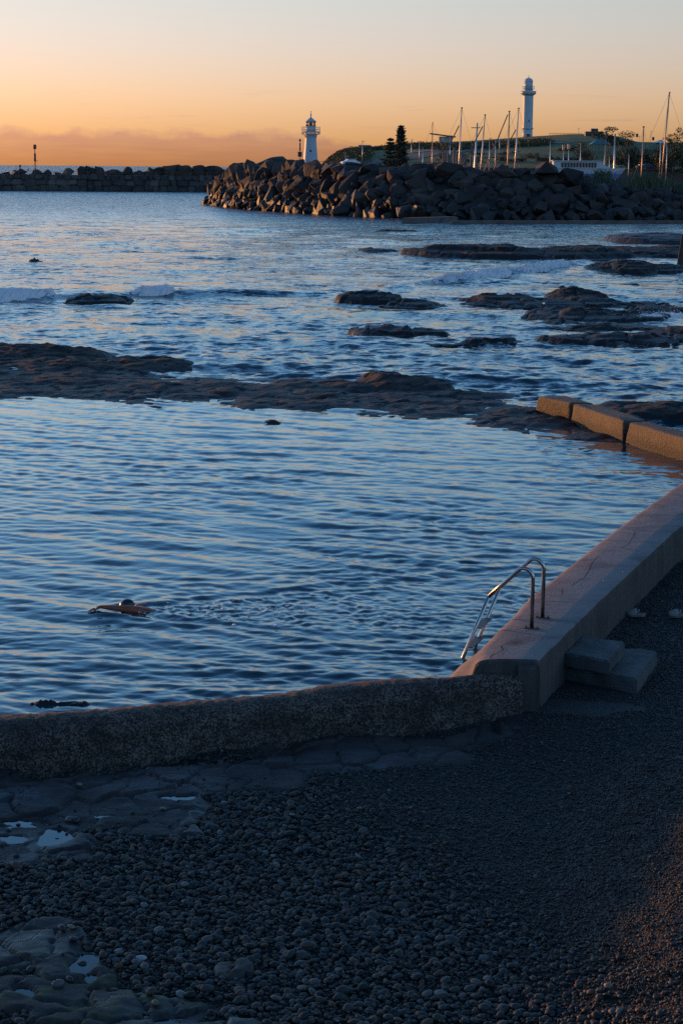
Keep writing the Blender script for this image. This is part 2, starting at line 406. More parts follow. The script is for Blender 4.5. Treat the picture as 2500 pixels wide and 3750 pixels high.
# ------------------------------------------------------------------ the pool
SW = P(470, 2235, 0)              # where the swimmer is
def make_pool():
    col = np.radians(np.concatenate([np.linspace(-50, -16, 60)[:-1], np.linspace(-16, 12.5, 600)]))
    v = np.linspace(640, 196, 640)
    r = CAM_H * 1989.0 / v
    A, R = np.meshgrid(col, r)
    x = np.sin(A) * R; y = np.cos(A) * R
    m1 = 0.3 + 1.2 * fbm(x * 0.22, y * 0.12, 3, seed=5)
    m2 = 0.25 + 1.5 * fbm(x * 0.3 + 9, y * 0.16, 3, seed=8)
    wx = x + 0.5 * (fbm(x * 0.3, y * 0.3, 3, seed=11) - 0.5); wy = y + 0.7 * (fbm(x * 0.35, y * 0.3, 3, seed=12) - 0.5)
    z = waves(wx, wy, spectrum(21, 16, 0.6, 1.8, 0.40, 0.22, 0.050)) * m1
    z += waves(wx, wy, spectrum(22, 36, 0.22, 0.6, 0.25, 0.42, 0.076)) * m2
    z += waves(x, y, spectrum(23, 36, 0.12, 0.26, 0.0, 0.6, 0.070)) * (0.15 + 1.2 * fbm(x * 0.5, y * 0.25, 3, seed=14) ** 2 * 1.6)
    z *= ss(0.2, 3.5, line_y(x) - y) * 0.9 + 0.1
    # the swimmer's wake: two spreading arms and broken water between them
    s = x - SW[0]; d = y - (SW[1] + 0.02 * s)
    half = (0.25 + 0.40 * np.clip(s, 0, 12)) * (0.75 + 0.5 * fbm(x * 0.7, y * 0.5, 3, seed=16))
    inside = ss(-0.5, 0.3, s) * ss(1.2, 0.6, np.abs(d) / half) * ss(10.0, 3.0, s)
    z = z * (1 - 0.6 * inside)
    z += inside * waves(x + 0.25 * fbm(x * 2, y * 2, 2, seed=17), y + 0.3 * fbm(x * 2, y * 2, 2, seed=18), spectrum(24, 50, 0.075, 0.34, 0.0, 2.0, 0.2)) * (0.2 + 1.4 * fbm(x * 1.2, y * 1.0, 4, seed=19) ** 1.5)
    arm = 0.015 * ss(-0.4, 0.3, s) * ss(9, 2, s)
    h2 = 0.3 + 0.62 * np.clip(s, 0, 12) ** 0.9; ad = np.abs(d) + 0.7 * (fbm(x * 0.8, y * 0.8, 3, seed=20) - 0.5)
    z += arm * (np.exp(-((ad - h2) / 0.16) ** 2) - 0.8 * np.exp(-((ad - h2 + 0.30) / 0.20) ** 2) + 0.6 * np.exp(-((ad - h2 + 0.62) / 0.18) ** 2))
    for cs_, lam, sl_, r0, wd in ((2.6, 0.42, 0.055, 2.2, 1.3), (5.5, 0.55, 0.05, 3.0, 1.6), (1.0, 0.30, 0.05, 1.2, 0.6)):
        rho = np.hypot(s - cs_, d) + 0.25 * (fbm(x * 0.9, y * 0.9, 3, seed=29) - 0.5); kk = 2 * math.pi / lam
        z += sl_ / kk * np.sin(kk * rho) * np.exp(-((rho - r0) / wd) ** 2) * ss(-2.5, 0.5, s)
    rr = np.hypot(s + 0.05, d * 0.9)
    z += 0.035 * np.exp(-((rr - 0.42) / 0.10) ** 2) * ss(0.3, -0.2, s) + 0.012 * np.exp(-(rr / 0.3) ** 2)
    V = np.stack([x, y, z], -1).reshape(-1, 3); F = grid_faces(*x.shape)
    c = V[F].mean(1)
    V, F, _ = compact(V, F[in_pool(c[:, 0], c[:, 1])][:, ::-1])
    return tag(link('pool_water', mesh_np('pool_water', V, F), M['pool']), kind='structure')
make_pool()

# ------------------------------------------------------------------ the beach
def beach_z(x, y):
    z = -0.33 + 0.07 * (fbm(x * 0.35, y * 0.35, 3, seed=2) - 0.5)
    t = (x - (1.15 + (y - 15) * 0.18)) / 2.4
    z = z + 0.40 * ss(0, 1, t) + 0.06 * np.clip(t - 1, 0, 9) + 0.11 * ss(0, 0.6, t) * (fbm(x * 2.6, y * 2.2, 4, 0.6, seed=48) - 0.5)
    w = ss(21.5, 24.5, y) * ss(0.6, 2.4, x)
    z = z * (1 - w) + (-0.14 + 0.03 * np.clip(x - 5, 0, 20)) * w
    z = z + 0.16 * np.clip(13.0 - y, 0, 60)
    z = z + 0.02 * (fbm(x * 1.3, y * 1.3, 3, seed=4) - 0.5)
    foot = rough_y(x) - y; z = z - 0.14 * ss(1.1, 0.55, foot) * ss(0.1, 0.4, foot) * ss(0.42, 0.62, fbm(x * 0.9, y * 0.6, 3, seed=47)) * (x < 2.0)
    pool = ss(-0.1, 0.35, np.minimum(y - rough_y(x), wall_mid(y) - x))
    return z * (1 - pool) - 1.6 * pool
# bare rock showing through the shingle
BARE = ell([(500, 2835, 720, 42), (1200, 2725, 420, 34), (250, 2950, 520, 90), (60, 3080, 330, 70), (750, 2880, 420, 45), (560, 3045, 170, 28), (1150, 2815, 260, 30), (1350, 2760, 380, 45), (1650, 2710, 220, 28),
            (2080, 2640, 260, 28), (310, 3148, 90, 18), (120, 3450, 200, 110), (250, 3560, 200, 70), (120, 3640, 330, 80), (430, 3660, 380, 55), (560, 3730, 520, 40),
            (880, 3550, 75, 28), (1100, 2695, 200, 22)], -0.3)
PUDD = ell([(45, 2998, 60, 10), (80, 3012, 45, 8), (40, 3062, 60, 12), (200, 3055, 62, 34), (665, 2912, 75, 12), (315, 3520, 50, 34), (345, 3565, 26, 20), (350, 3625, 26, 10), (610, 3720, 45, 16), (105, 3625, 40, 18), (390, 2985, 40, 5)], -0.3)
BP = [(-60, 2845, 80, 15)]
def bare_field(x, y):
    wx = x + 0.45 * (fbm(x * 1.1, y * 0.9, 4, seed=6) - 0.5); wy = y + 0.9 * (fbm(x * 0.9 + 5, y * 0.8, 4, seed=7) - 0.5)
    e = np.full(np.shape(x), -1.0)
    for cx, cy, rx, ry in BARE: e = np.maximum(e, 1 - np.hypot((wx - cx) / rx, (wy - cy) / ry))
    return e + 0.55 * (fbm(x * 2.2, y * 1.9, 6, 0.6, seed=9) - 0.5)
def puddle_field(x, y):
    wx = x + 0.16 * (fbm(x * 3, y * 3, 3, seed=31) - 0.5); wy = y + 0.3 * (fbm(x * 3 + 4, y * 2.4, 3, seed=32) - 0.5)
    e = np.full(np.shape(x), 9.0); lv = np.zeros(np.shape(x))
    for cx, cy, rx, ry in PUDD:
        r = np.hypot((wx - cx) / rx, (wy - cy) / ry); l = float(beach_z(np.array([cx]), np.array([cy]))[0]) + 0.004
        lv = np.where(r < e, l, lv); e = np.minimum(e, r)
    return e, lv
def gravel_z(x, y):
    z = beach_z(x, y); e, lv = puddle_field(x, y)
    return np.where(e < 1.35, np.minimum(z, lv - 0.03 + 0.02 * (e - 1)), z)
def plates(x, y, size, seed):
    gx, gy = x / size, y / size; ix, iy = np.floor(gx), np.floor(gy); f1 = np.full(np.shape(x), 9.0); f2 = f1.copy(); idv = np.zeros(np.shape(x)); tx = np.zeros(np.shape(x)); ty = tx.copy()
    for dx in (-1, 0, 1):
        for dy in (-1, 0, 1):
            a = (ix + dx).astype(np.int64) + seed * 13; b = (iy + dy).astype(np.int64) + seed * 7
            ox = _TAB[a & 255, b & 255]; oy = _TAB[(a * 3 + 71) & 255, (b * 5 + 19) & 255]; h = _TAB[(a * 7 + 5) & 255, (b * 3 + 91) & 255]
            d = np.hypot(ix + dx + ox - gx, iy + dy + oy - gy); near = d < f1
            f2 = np.where(near, f1, np.minimum(f2, d)); idv = np.where(near, h, idv); tx = np.where(near, ix + dx + ox - gx, tx); ty = np.where(near, iy + dy + oy - gy, ty); f1 = np.where(near, d, f1)
    return idv, f2 - f1, tx, ty
def shelf_z(x, y):
    z = beach_z(x, y); b = bare_field(x, y)
    und = 0.075 * (fbm(x * 0.9 + 0.5 * fbm(x * 2, y * 2, 3, seed=42), y * 1.5, 5, seed=41) - 0.5) + 0.034 * (fbm(x * 4, y * 7, 5, 0.6, seed=43) - 0.5)
    lay = fbm(x * 0.5, y * 1.1, 3, seed=44) * 5; st = np.floor(lay) + ss(0.75, 1.0, lay - np.floor(lay))
    und = und + 0.016 * (st - 2.5)
    wx = x + 0.25 * (fbm(x * 2.2, y * 2.2, 4, seed=45) - 0.5); wy = y + 0.5 * (fbm(x * 2.0 + 3, y * 2.0, 4, seed=46) - 0.5)
    h, edge, tx, ty = plates(wx, wy * 0.62, 0.42, 3)
    und = und + (h - 0.5) * 0.045 + (tx * (h - 0.5) + ty * (0.5 - h * h)) * 0.03 - 0.04 * ss(0.10, 0.0, edge)
    z = z + np.clip(b * 0.30, -0.08, 0.04) + np.where(b > -0.05, und * ss(-0.05, 0.15, b), 0)
    e, lv = puddle_field(x, y)
    dip = lv + np.clip((e - 1) * 0.05, -0.03, 0.5)
    k = ss(1.8, 1.15, e)
    return z * (1 - k) + np.minimum(np.maximum(z, np.where(e > 1.02, lv + 0.004, -9)), dip + 0.02 * (e > 1)) * k
def gravel_mat():
    m, nt, b = new_mat('shingle_bed_shaded')
    p = pos(nt)
    v = nd(nt, 'ShaderNodeTexVoronoi', {'Vector': p, 'Scale': 55.0, 'Randomness': 1.0})
    c = ramp(nt, nd(nt, 'ShaderNodeSeparateColor', {0: v.outputs['Color']}).outputs[0], [(0.0, (0.006, 0.006, 0.006)), (0.5, (0.016, 0.014, 0.013)), (0.85, (0.032, 0.027, 0.024)), (1, (0.06, 0.048, 0.038))])  # shade in the gaps between pebbles is put into this near-black colour
    n = noise(nt, p, 1.2, 4)
    c = mixc(nt, 0.6, c, ramp(nt, n, [(0.3, 0.5), (0.7, 1.0)]), 'MULTIPLY')
    nt.links.new(c, b.inputs['Base Color']); b.inputs['Roughness'].default_value = 0.7
    bump(nt, b, v.outputs['Distance'], 0.9, -0.02)
    return m
M['gravel'] = gravel_mat()
def shelf_mat():
    m, nt, b = new_mat('shelf_rock')
    p = pos(nt)
    n = noise(nt, p, 1.6, 6, 0.6, 0.4); n2 = noise(nt, p, 14, 5, 0.65)
    c = ramp(nt, n, [(0.3, (0.012, 0.011, 0.011)), (0.5, (0.034, 0.026, 0.024)), (0.75, (0.072, 0.048, 0.041))])
    c = mixc(nt, 0.5, c, ramp(nt, n2, [(0.3, 0.45), (0.7, 1.0)]), 'MULTIPLY')
    s = nd(nt, 'ShaderNodeSeparateXYZ', {0: p})
    near = nd(nt, 'ShaderNodeMapRange', {0: s.outputs[1], 1: 16.4, 2: 17.6, 3: 1.0, 4: 0.0}).outputs[0]
    mm = mth(nt, 'MULTIPLY', ramp(nt, noise(nt, p, 3.5, 6, 0.7), [(0.50, 0.0), (0.60, 1.0)]), near)
    c = mixc(nt, mth(nt, 'MULTIPLY', mm, 0.8), c, (0.045, 0.055, 0.014))
    nt.links.new(c, b.inputs['Base Color'])
    wet = ramp(nt, noise(nt, p, 0.9, 4, 0.6), [(0.42, 0.85), (0.66, 0.4)])
    nt.links.new(wet, b.inputs['Roughness'])
    n1 = bump(nt, b, n, 0.5, 0.05)
    cr = nd(nt, 'ShaderNodeTexVoronoi', {'Vector': nd(nt, 'ShaderNodeMapping', {'Vector': mixc(nt, 0.06, p, nd(nt, 'ShaderNodeTexNoise', {'Vector': p, 'Scale': 2.0}).outputs[1]), 'Scale': (1.0, 1.7, 1.0)}).outputs[0], 'Scale': 1.9}, feature='DISTANCE_TO_EDGE').outputs[0]
    n1 = bump(nt, b, ramp(nt, cr, [(0.0, 0.0), (0.025, 1.0)]), 0.6, 0.02, n1)
    bump(nt, b, n2, 0.5, 0.012, n1)
    return m
M['shelf'] = shelf_mat()
def sheet(name, x0, x1, y0, y1, step, fz, material, keep=None):
    xs = np.arange(x0, x1 + step / 2, step); ys = np.arange(y0, y1 + step / 2, step)
    X, Y = np.meshgrid(xs, ys); Z = fz(X, Y)
    V = np.stack([X, Y, Z], -1).reshape(-1, 3); F = grid_faces(*X.shape)
    if keep is not None:
        c = V[F].mean(1); V, F, _ = compact(V, F[keep(c[:, 0], c[:, 1], c[:, 2])])
    return link(name, mesh_np(name, V, F), material)
tag(sheet('beach', -15, 18, -20, 46, 0.12, gravel_z, M['gravel'], lambda x, y, z: (y < rough_y(x) + 0.25) | (x > wall_mid(y) - 0.1)), kind='structure')
tag(sheet('rock_shelf', -5.2, 4.4, 13.0, 25.2, 0.032, shelf_z, M['shelf'], lambda x, y, z: (bare_field(x, y) > -0.3) & (y < rough_y(x) + 0.1) & (x < wall_a(y) + 0.4 * (y < 23.8) * 9 + 0.9)), kind='structure')
m_, nt_, b_ = new_mat('puddle_water')
b_.inputs['Base Color'].default_value = (0.012, 0.014, 0.015, 1); b_.inputs['Roughness'].default_value = 0.03; b_.inputs['IOR'].default_value = 1.333
bump(nt_, b_, noise(nt_, pos(nt_), 3.0, 2), 0.03, 0.02)
M['puddle'] = m_
for cx, cy, rx, ry in PUDD:
    n = 28; l = float(beach_z(np.array([cx]), np.array([cy]))[0]) + 0.004
    vs = [(cx + 1.3 * rx * math.cos(2 * math.pi * k / n), cy + 1.3 * ry * math.sin(2 * math.pi * k / n), l) for k in range(n)]
    o = MB().add(vs, [tuple(range(n))]).build('puddle', M['puddle']); tag(o, kind='structure')

# ------------------------------------------------------------------ the reef that closes the pool
def blobs_z(x, y, lst, base, seed, warp=0.5, rough=0.3, freq=0.6, terr=0.12):
    wx = x + warp * 2.6 * (fbm(x * freq * 0.6, y * freq * 0.4, 4, seed=seed) - 0.5); wy = y + warp * 4.5 * (fbm(x * freq * 0.6 + 3, y * freq * 0.4, 6, 0.6, seed=seed + 1) - 0.5)
    f = np.zeros(np.shape(x))
    for cx, cy, rx, ry, h in lst:
        r = np.hypot((wx - cx) / rx, (wy - cy) / ry)
        f = np.maximum(f, (h - base) * (0.7 * ss(1.12, 0.82, r) + 0.3 * ss(1.1, 0.2, r)))
    n = fbm(x * freq * 1.8, y * freq * 1.3, 5, 0.55, seed=seed + 2)
    z = base + f * (1 + rough * (n - 0.5) * 2)
    hp, ed, tx, ty = plates(wx * 1.0, wy * 0.55, 0.55 / freq, seed % 11)
    z = z + f * rough * (0.55 * (hp - 0.5) + 0.5 * (tx * (hp - 0.5) + ty * (0.6 - hp)) - 0.55 * ss(0.09, 0.0, ed))
    q = z / terr; z = terr * (np.floor(q) + ss(0.55, 1.0, q - np.floor(q))) * 0.65 + z * 0.35
    return z + rough * 0.34 * f * (np.abs(fbm(x * freq * 4, y * freq * 3.4, 6, 0.62, seed=seed + 3) - 0.5) * 2 - 0.25)
REEF = ell([(a, b, c, d, max(0.62 * e, min(e, 0.115))) for a, b, c, d, e in [(180, 1405, 560, 75, 0.16), (-350, 1390, 500, 110, 0.3), (640, 1432, 460, 58, 0.17), (1100, 1450, 440, 70, 0.17), (1520, 1478, 400, 70, 0.16), (1930, 1535, 320, 64, 0.13), (2230, 1600, 240, 46, 0.07), (2060, 1500, 220, 30, 0.14),
            (150, 1300, 300, 24, 0.50), (-250, 1290, 330, 30, 0.55), (300, 1345, 430, 38, 0.34), (520, 1335, 230, 30, 0.36), (1440, 1412, 200, 32, 0.50), (1400, 1405, 110, 22, 0.62), (1250, 1420, 160, 26, 0.3), (1740, 1450, 170, 16, 0.22), (800, 1440, 200, 24, 0.22), (1150, 1480, 160, 30, 0.2), (500, 1430, 260, 20, 0.2), (1600, 1500, 200, 16, 0.16), (60, 1440, 200, 18, 0.16),
            (1020, 1540, 70, 9, 0.05), (560, 1490, 50, 7, 0.06), (2140, 1640, 60, 9, 0.05), (2490, 1515, 300, 26, 0.42), (2330, 1495, 150, 16, 0.28)]], 0)
tag(sheet('reef', -26, 15, 42.5, 84, 0.12, lambda x, y: blobs_z(x, y, REEF, -0.32, 60, 0.45, 0.2, 0.7, 0.07), M['reef'], lambda x, y, z: (z > -0.29) & (x < line_y(y) * 0 + 14.5)), kind='structure')

# ------------------------------------------------------------------ the headland behind the harbour
SKY_PX = np.array([1060, 1140, 1180, 1196, 1222, 1262, 1310, 1400, 1500, 1600, 1700, 1800, 1935, 2050, 2150, 2230, 2300, 2400, 2500, 2900, 3500])
SKY_PY = np.array([670, 640, 600, 584, 566, 552, 548, 543, 532, 524, 520, 513, 504, 497, 496, 505, 524, 526, 524, 530, 540])
HY0, HY1 = 500.0, 800.0
def head_z(x, y):
    px = 1250 + x / np.maximum(y, 1) * FPX / 1.0 * 0.9965
    zr = CAM_H + (np.interp(px, SKY_PX, 613.0 - SKY_PY) + (px - 1250) * 0.0087) / FPX * HY1 * 1.014
    t = np.clip((y - HY0) / (HY1 - HY0), 0, 1); zb = 4.2
    z = zb + (zr - zb) * (0.25 * t + 0.75 * ss(0.0, 1.0, t)) + 0.9 * (fbm(x * 0.02, y * 0.014, 3, seed=71) - 0.5) * t * (1 - t) * 4
    z = np.where(y > HY1, z - (y - HY1) * 0.02, z)
    return np.where(zr < zb, np.minimum(z, zr - 2), z) - 6 * ss(HY0, HY0 - 25, y)
def T(px, py, y0=HY0, y1=HY1 + 30):
    ys = np.linspace(y0, y1, 700); q = ray(px, py); xs = q[0] / q[1] * ys; zs = CAM_H + q[2] / q[1] * ys
    hit = np.nonzero(head_z(xs, ys) >= zs)[0]
    i = hit[0] if len(hit) else len(ys) - 31
    return np.array([xs[i], ys[i], float(head_z(np.array([xs[i]]), np.array([ys[i]]))[0])])
def grass_mat():
    m, nt, b = new_mat('headland_grass')
    p = pos(nt); n = noise(nt, p, 0.06, 6, 0.6); n2 = noise(nt, p, 1.2, 5, 0.7)
    c = ramp(nt, n, [(0.35, (0.06, 0.08, 0.02)), (0.55, (0.11, 0.125, 0.03)), (0.7, (0.15, 0.14, 0.045))])
    c = mixc(nt, 0.5, c, ramp(nt, n2, [(0.3, 0.5), (0.7, 1.0)]), 'MULTIPLY')
    nt.links.new(c, b.inputs['Base Color']); b.inputs['Roughness'].default_value = 0.9
    bump(nt, b, n2, 0.8, 0.4)
    return m
M['grass'] = grass_mat()
def make_headland():
    px = np.linspace(1040, 3500, 300); ys = np.concatenate([np.linspace(470, 830, 150), np.linspace(835, 1300, 30)])
    U, Y = np.meshgrid((px - 1250) / FPX / 0.9965, ys); X = U * Y; Z = head_z(X, Y)
    V = np.stack([X, Y, Z], -1).reshape(-1, 3)
    return tag(link('headland', mesh_np('headland', V, grid_faces(*X.shape)), M['grass']), kind='structure')
make_headland()
M['asphalt'] = plain('road_asphalt', (0.055, 0.058, 0.062), 0.85, var=0.2, scale=0.5)
def strip(name, pxs, width, lift, material):
    c = [T(*p) for p in pxs]; c = [np.array([np.interp(t, range(len(c)), [q[k] for q in c]) for k in range(2)]) for t in np.linspace(0, len(c) - 1, 60)]
    vs = []
    for i, p in enumerate(c):
        t = c[min(i + 1, 59)] - c[max(i - 1, 0)]; n = np.array([-t[1], t[0]]) / (np.hypot(*t) + 1e-6)
        for s in np.linspace(-width / 2, width / 2, 5):
            q = p + n * s; vs.append((q[0], q[1], float(head_z(np.array([q[0]]), np.array([q[1]]))[0]) + lift))
    return link(name, mesh_np(name, np.array(vs), grid_faces(60, 5)), material)
ROADPX = [(1290, 600), (1400, 592), (1500, 577), (1560, 566), (1620, 558), (1690, 551), (1760, 546)]
tag(strip('road', ROADPX, 13.0, 0.12, M['asphalt']), kind='structure')
M['kerb'] = plain('kerb_concrete', (0.32, 0.31, 0.3), 0.8, var=0.15)
tag(strip('footpath', [(1480, 562), (1540, 556), (1600, 551), (1690, 545), (1800, 538), (1960, 528), (2100, 522)], 3.2, 0.16, M['kerb']), kind='structure')

# ------------------------------------------------------------------ walls of the pool
def concrete_mat(name, base, stain, pink=0.4, rough=0.85, streak=False, spots=0.0):
    m, nt, b = new_mat(name)
    p = pos(nt)
    n = noise(nt, p, 1.1, 6, 0.6, 0.6); n2 = noise(nt, p, 22, 5, 0.7); n3 = noise(nt, p, 4.0, 5, 0.6)
    c = ramp(nt, n, [(0.28, stain), (0.5, base), (0.75, tuple(min(1, x * 1.2) for x in base))])
    c = mixc(nt, 0.45, c, ramp(nt, n2, [(0.3, 0.5), (0.62, 1.0)]), 'MULTIPLY')
    c = mixc(nt, pink, c, mixc(nt, 1.0, c, ramp(nt, n3, [(0.35, (0.75, 0.8, 0.9)), (0.65, (1.15, 0.95, 0.85))]), 'MULTIPLY'))
    if streak:
        sv = nd(nt, 'ShaderNodeMapping', {'Vector': p, 'Scale': (6.0, 6.0, 0.5)}).outputs[0]
        c = mixc(nt, 0.6, c, ramp(nt, noise(nt, sv, 1.0, 5, 0.7), [(0.35, 0.35), (0.6, 1.0)]), 'MULTIPLY')
    if spots:
        c = mixc(nt, ramp(nt, noise(nt, p, 60, 2, 0.5), [(0.66, 0.0), (0.70, spots)]), c, (0.03, 0.028, 0.026))
    nt.links.new(c, b.inputs['Base Color']); b.inputs['Roughness'].default_value = rough
    n1 = bump(nt, b, n3, 0.35, 0.03)
    bump(nt, b, n2, 0.6, 0.012, n1)
    return m
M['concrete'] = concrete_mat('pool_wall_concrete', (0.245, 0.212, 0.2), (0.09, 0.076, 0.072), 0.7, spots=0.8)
M['concrete_side_shaded'] = concrete_mat('pool_wall_side_shaded', (0.085, 0.07, 0.061), (0.036, 0.03, 0.026), 0.5, streak=True)  # darker copy of the wall concrete, with the side's shade in its colour
M['step'] = concrete_mat('step_concrete', (0.082, 0.083, 0.083), (0.036, 0.036, 0.036), 0.3)
def pitted_mat():
    m, nt, b = new_mat('pitted_concrete')
    p = pos(nt)
    n = noise(nt, p, 42, 4, 0.65, 0.3); n2 = noise(nt, p, 1.3, 5, 0.6); n3 = noise(nt, p, 11, 3, 0.6)
    base = ramp(nt, n2, [(0.3, (0.10, 0.066, 0.047)), (0.55, (0.19, 0.135, 0.108)), (0.8, (0.16, 0.09, 0.058))])
    pit = ramp(nt, mth(nt, 'ADD', mth(nt, 'MULTIPLY', n, 0.8), mth(nt, 'MULTIPLY', n3, 0.25)), [(0.47, 1.0), (0.56, 0.0)])
    big = ramp(nt, noise(nt, p, 2.6, 4, 0.6), [(0.35, 0.5), (0.65, 1.0)])
    c = mixc(nt, pit, mixc(nt, 0.8, base, big, 'MULTIPLY'), (0.009, 0.008, 0.008))
    nt.links.new(c, b.inputs['Base Color']); b.inputs['Roughness'].default_value = 0.85
    n1 = bump(nt, b, n3, 0.5, 0.04)
    bump(nt, b, pit, 0.7, -0.02, n1)
    return m
M['pitted'] = pitted_mat()
M['crack'] = plain('crack_dark', (0.012, 0.011, 0.011), 0.95, var=0.1)
M['steel'] = plain('brushed_steel', (0.42, 0.40, 0.38), 0.24, 1.0, 0.15, 9.0)
M['plate'] = plain('rusted_plate', (0.10, 0.065, 0.045), 0.7, 0.3, 0.4, 12.0)
M['tread'] = plain('grey_tread', (0.055, 0.06, 0.065), 0.55, 0.2, 0.25, 20.0)

# smooth concrete wall, one loft
def pool_wall():
    t = thing('pool_wall', 'long smooth concrete wall with cracked top running beside the steps into the distance', 'wall', (2.0, 24.4, -0.3))
    ys = np.concatenate([np.linspace(24.45, 26, 24), np.linspace(26.1, 34, 70), np.linspace(34.2, 47, 50)])
    rings = []
    for i, y in enumerate(ys):
        a = float(wall_a(y)); b = float(wall_b(y)); n = lambda k, s=1.3: float(fbm(np.array([y * s + k * 9.1]), np.array([k * 3.3]), 4, seed=81)[0] - 0.5)
        a += 0.05 * n(1); b += 0.035 * n(2, 2.5); zt = 0.5 + 0.012 * n(3)
        sl = 0.25 + 0.38 * float(ss(26.6, 25.2, y)) * float(ss(24.3, 25.05, y)) - 0.08 * float(ss(25.0, 24.45, y)); a += 0.10 * float(ss(24.95, 24.45, y))
        prof = [(a - sl * 2.2, -1.4), (a - sl * 1.0 + 0.05 * n(4, 3), -0.15), (a - sl * 0.5 + 0.05 * n(5, 3), 0.2), (a - 0.03, zt - 0.07), (a + 0.03, zt - 0.022), (a + 0.11, zt - 0.004),
                (a + (b - a) * 0.35, zt + 0.006), (a + (b - a) * 0.7, zt + 0.006), (b - 0.035, zt), (b - 0.008 + 0.012 * n(6, 9), zt - 0.02), (b + 0.006, zt - 0.07), (b + 0.015, 0.15), (b + 0.02, -0.7)]
        rings.append([(x, y, z) for x, z in prof])
    nr, nc = len(rings), len(rings[0])
    V = np.array([p for r in rings for p in r]); 
    # the near end leans with the line of the rough wall
    F = grid_faces(nr, nc)
    V = V - np.array([2.0, 24.4, -0.3])
    me = mesh_np('wall_body', V, F[:, ::-1])
    me.materials.append(M['concrete']); me.materials.append(M['concrete_side_shaded'])
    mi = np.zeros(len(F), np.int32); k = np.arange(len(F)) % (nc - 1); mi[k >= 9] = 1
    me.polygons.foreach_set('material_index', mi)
    link('wall_body', me, None, t)
    # rounded end face, its upper lip and the column at the corner
    e = MB(); r0 = [Vector(V[j]) for j in range(nc)]
    lip = [Vector((p.x, p.y - 0.035, p.z - 0.03)) for p in r0]
    e.add([tuple(p) for p in r0] + [tuple(p) for p in lip], [(j, j + 1, nc + j + 1, nc + j) for j in range(nc - 1)], True)
    e.add([tuple(p) for p in lip], [tuple(range(nc))])
    e.build('end_face', M['concrete_side_shaded'], t)
    m = MB().add([(0.18, -0.07, -0.5), (0.50, -0.09, -0.5), (0.50, 0.0, -0.5), (0.18, 0.0, -0.5), (0.24, -0.075, 0.70), (0.462, -0.075, 0.70), (0.462, 0.0, 0.74), (0.24, 0.0, 0.74)], [(3, 2, 1, 0), (4, 5, 6, 7), (0, 1, 5, 4), (1, 2, 6, 5), (2, 3, 7, 6), (3, 0, 4, 7)])
    m.build('corner_column', M['concrete_side_shaded'], t)
    # cracks along the top
    def crack(pxs, wid):
        rnd = random.Random(len(pxs) * 7 + int(pxs[0][0])); pts = []
        for (x0, y0), (x1, y1) in zip(pxs[:-1], pxs[1:]):
            for k in range(5): pts.append(P(x0 + (x1 - x0) * k / 5 + rnd.uniform(-2, 2), y0 + (y1 - y0) * k / 5 + rnd.uniform(-2, 2), 0.5095))
        vs, fs = [], []
        for i, p in enumerate(pts):
            q = pts[min(i + 1, len(pts) - 1)] - pts[max(i - 1, 0)]; nn = np.array([-q[1], q[0], 0]); nn /= np.linalg.norm(nn) + 1e-9
            w = wid * (0.4 + 0.6 * math.sin(math.pi * (i + 0.5) / len(pts))) * rnd.uniform(0.6, 1.3)
            o = np.array([2.0, 24.4, -0.3]); vs += [p - nn * w - o, p + nn * w - o]
            if i: fs.append((2 * i - 2, 2 * i - 1, 2 * i + 1, 2 * i))
        MB().add(vs, fs).build('crack', M['crack'], t)
    crack([(1793, 2432), (1797, 2400), (1842, 2378), (1832, 2366), (1850, 2358), (1930, 2345)], 0.008)
    crack([(2083, 2146), (2135, 2118), (2160, 2080), (2165, 2060), (2200, 2030)], 0.007)
    crack([(2270, 2010), (2300, 1990), (2318, 1962), (2335, 1930)], 0.006)
    crack([(1902, 2196), (1980, 2200), (2060, 2204), (2128, 2206)], 0.006); crack([(2196, 1976), (2290, 1982), (2400, 1990)], 0.005)
    crack([(2055, 2183), (2058, 2160), (2056, 2150)], 0.006)
    crack([(2275, 2003), (2310, 2015), (2370, 2022)], 0.005)
pool_wall()

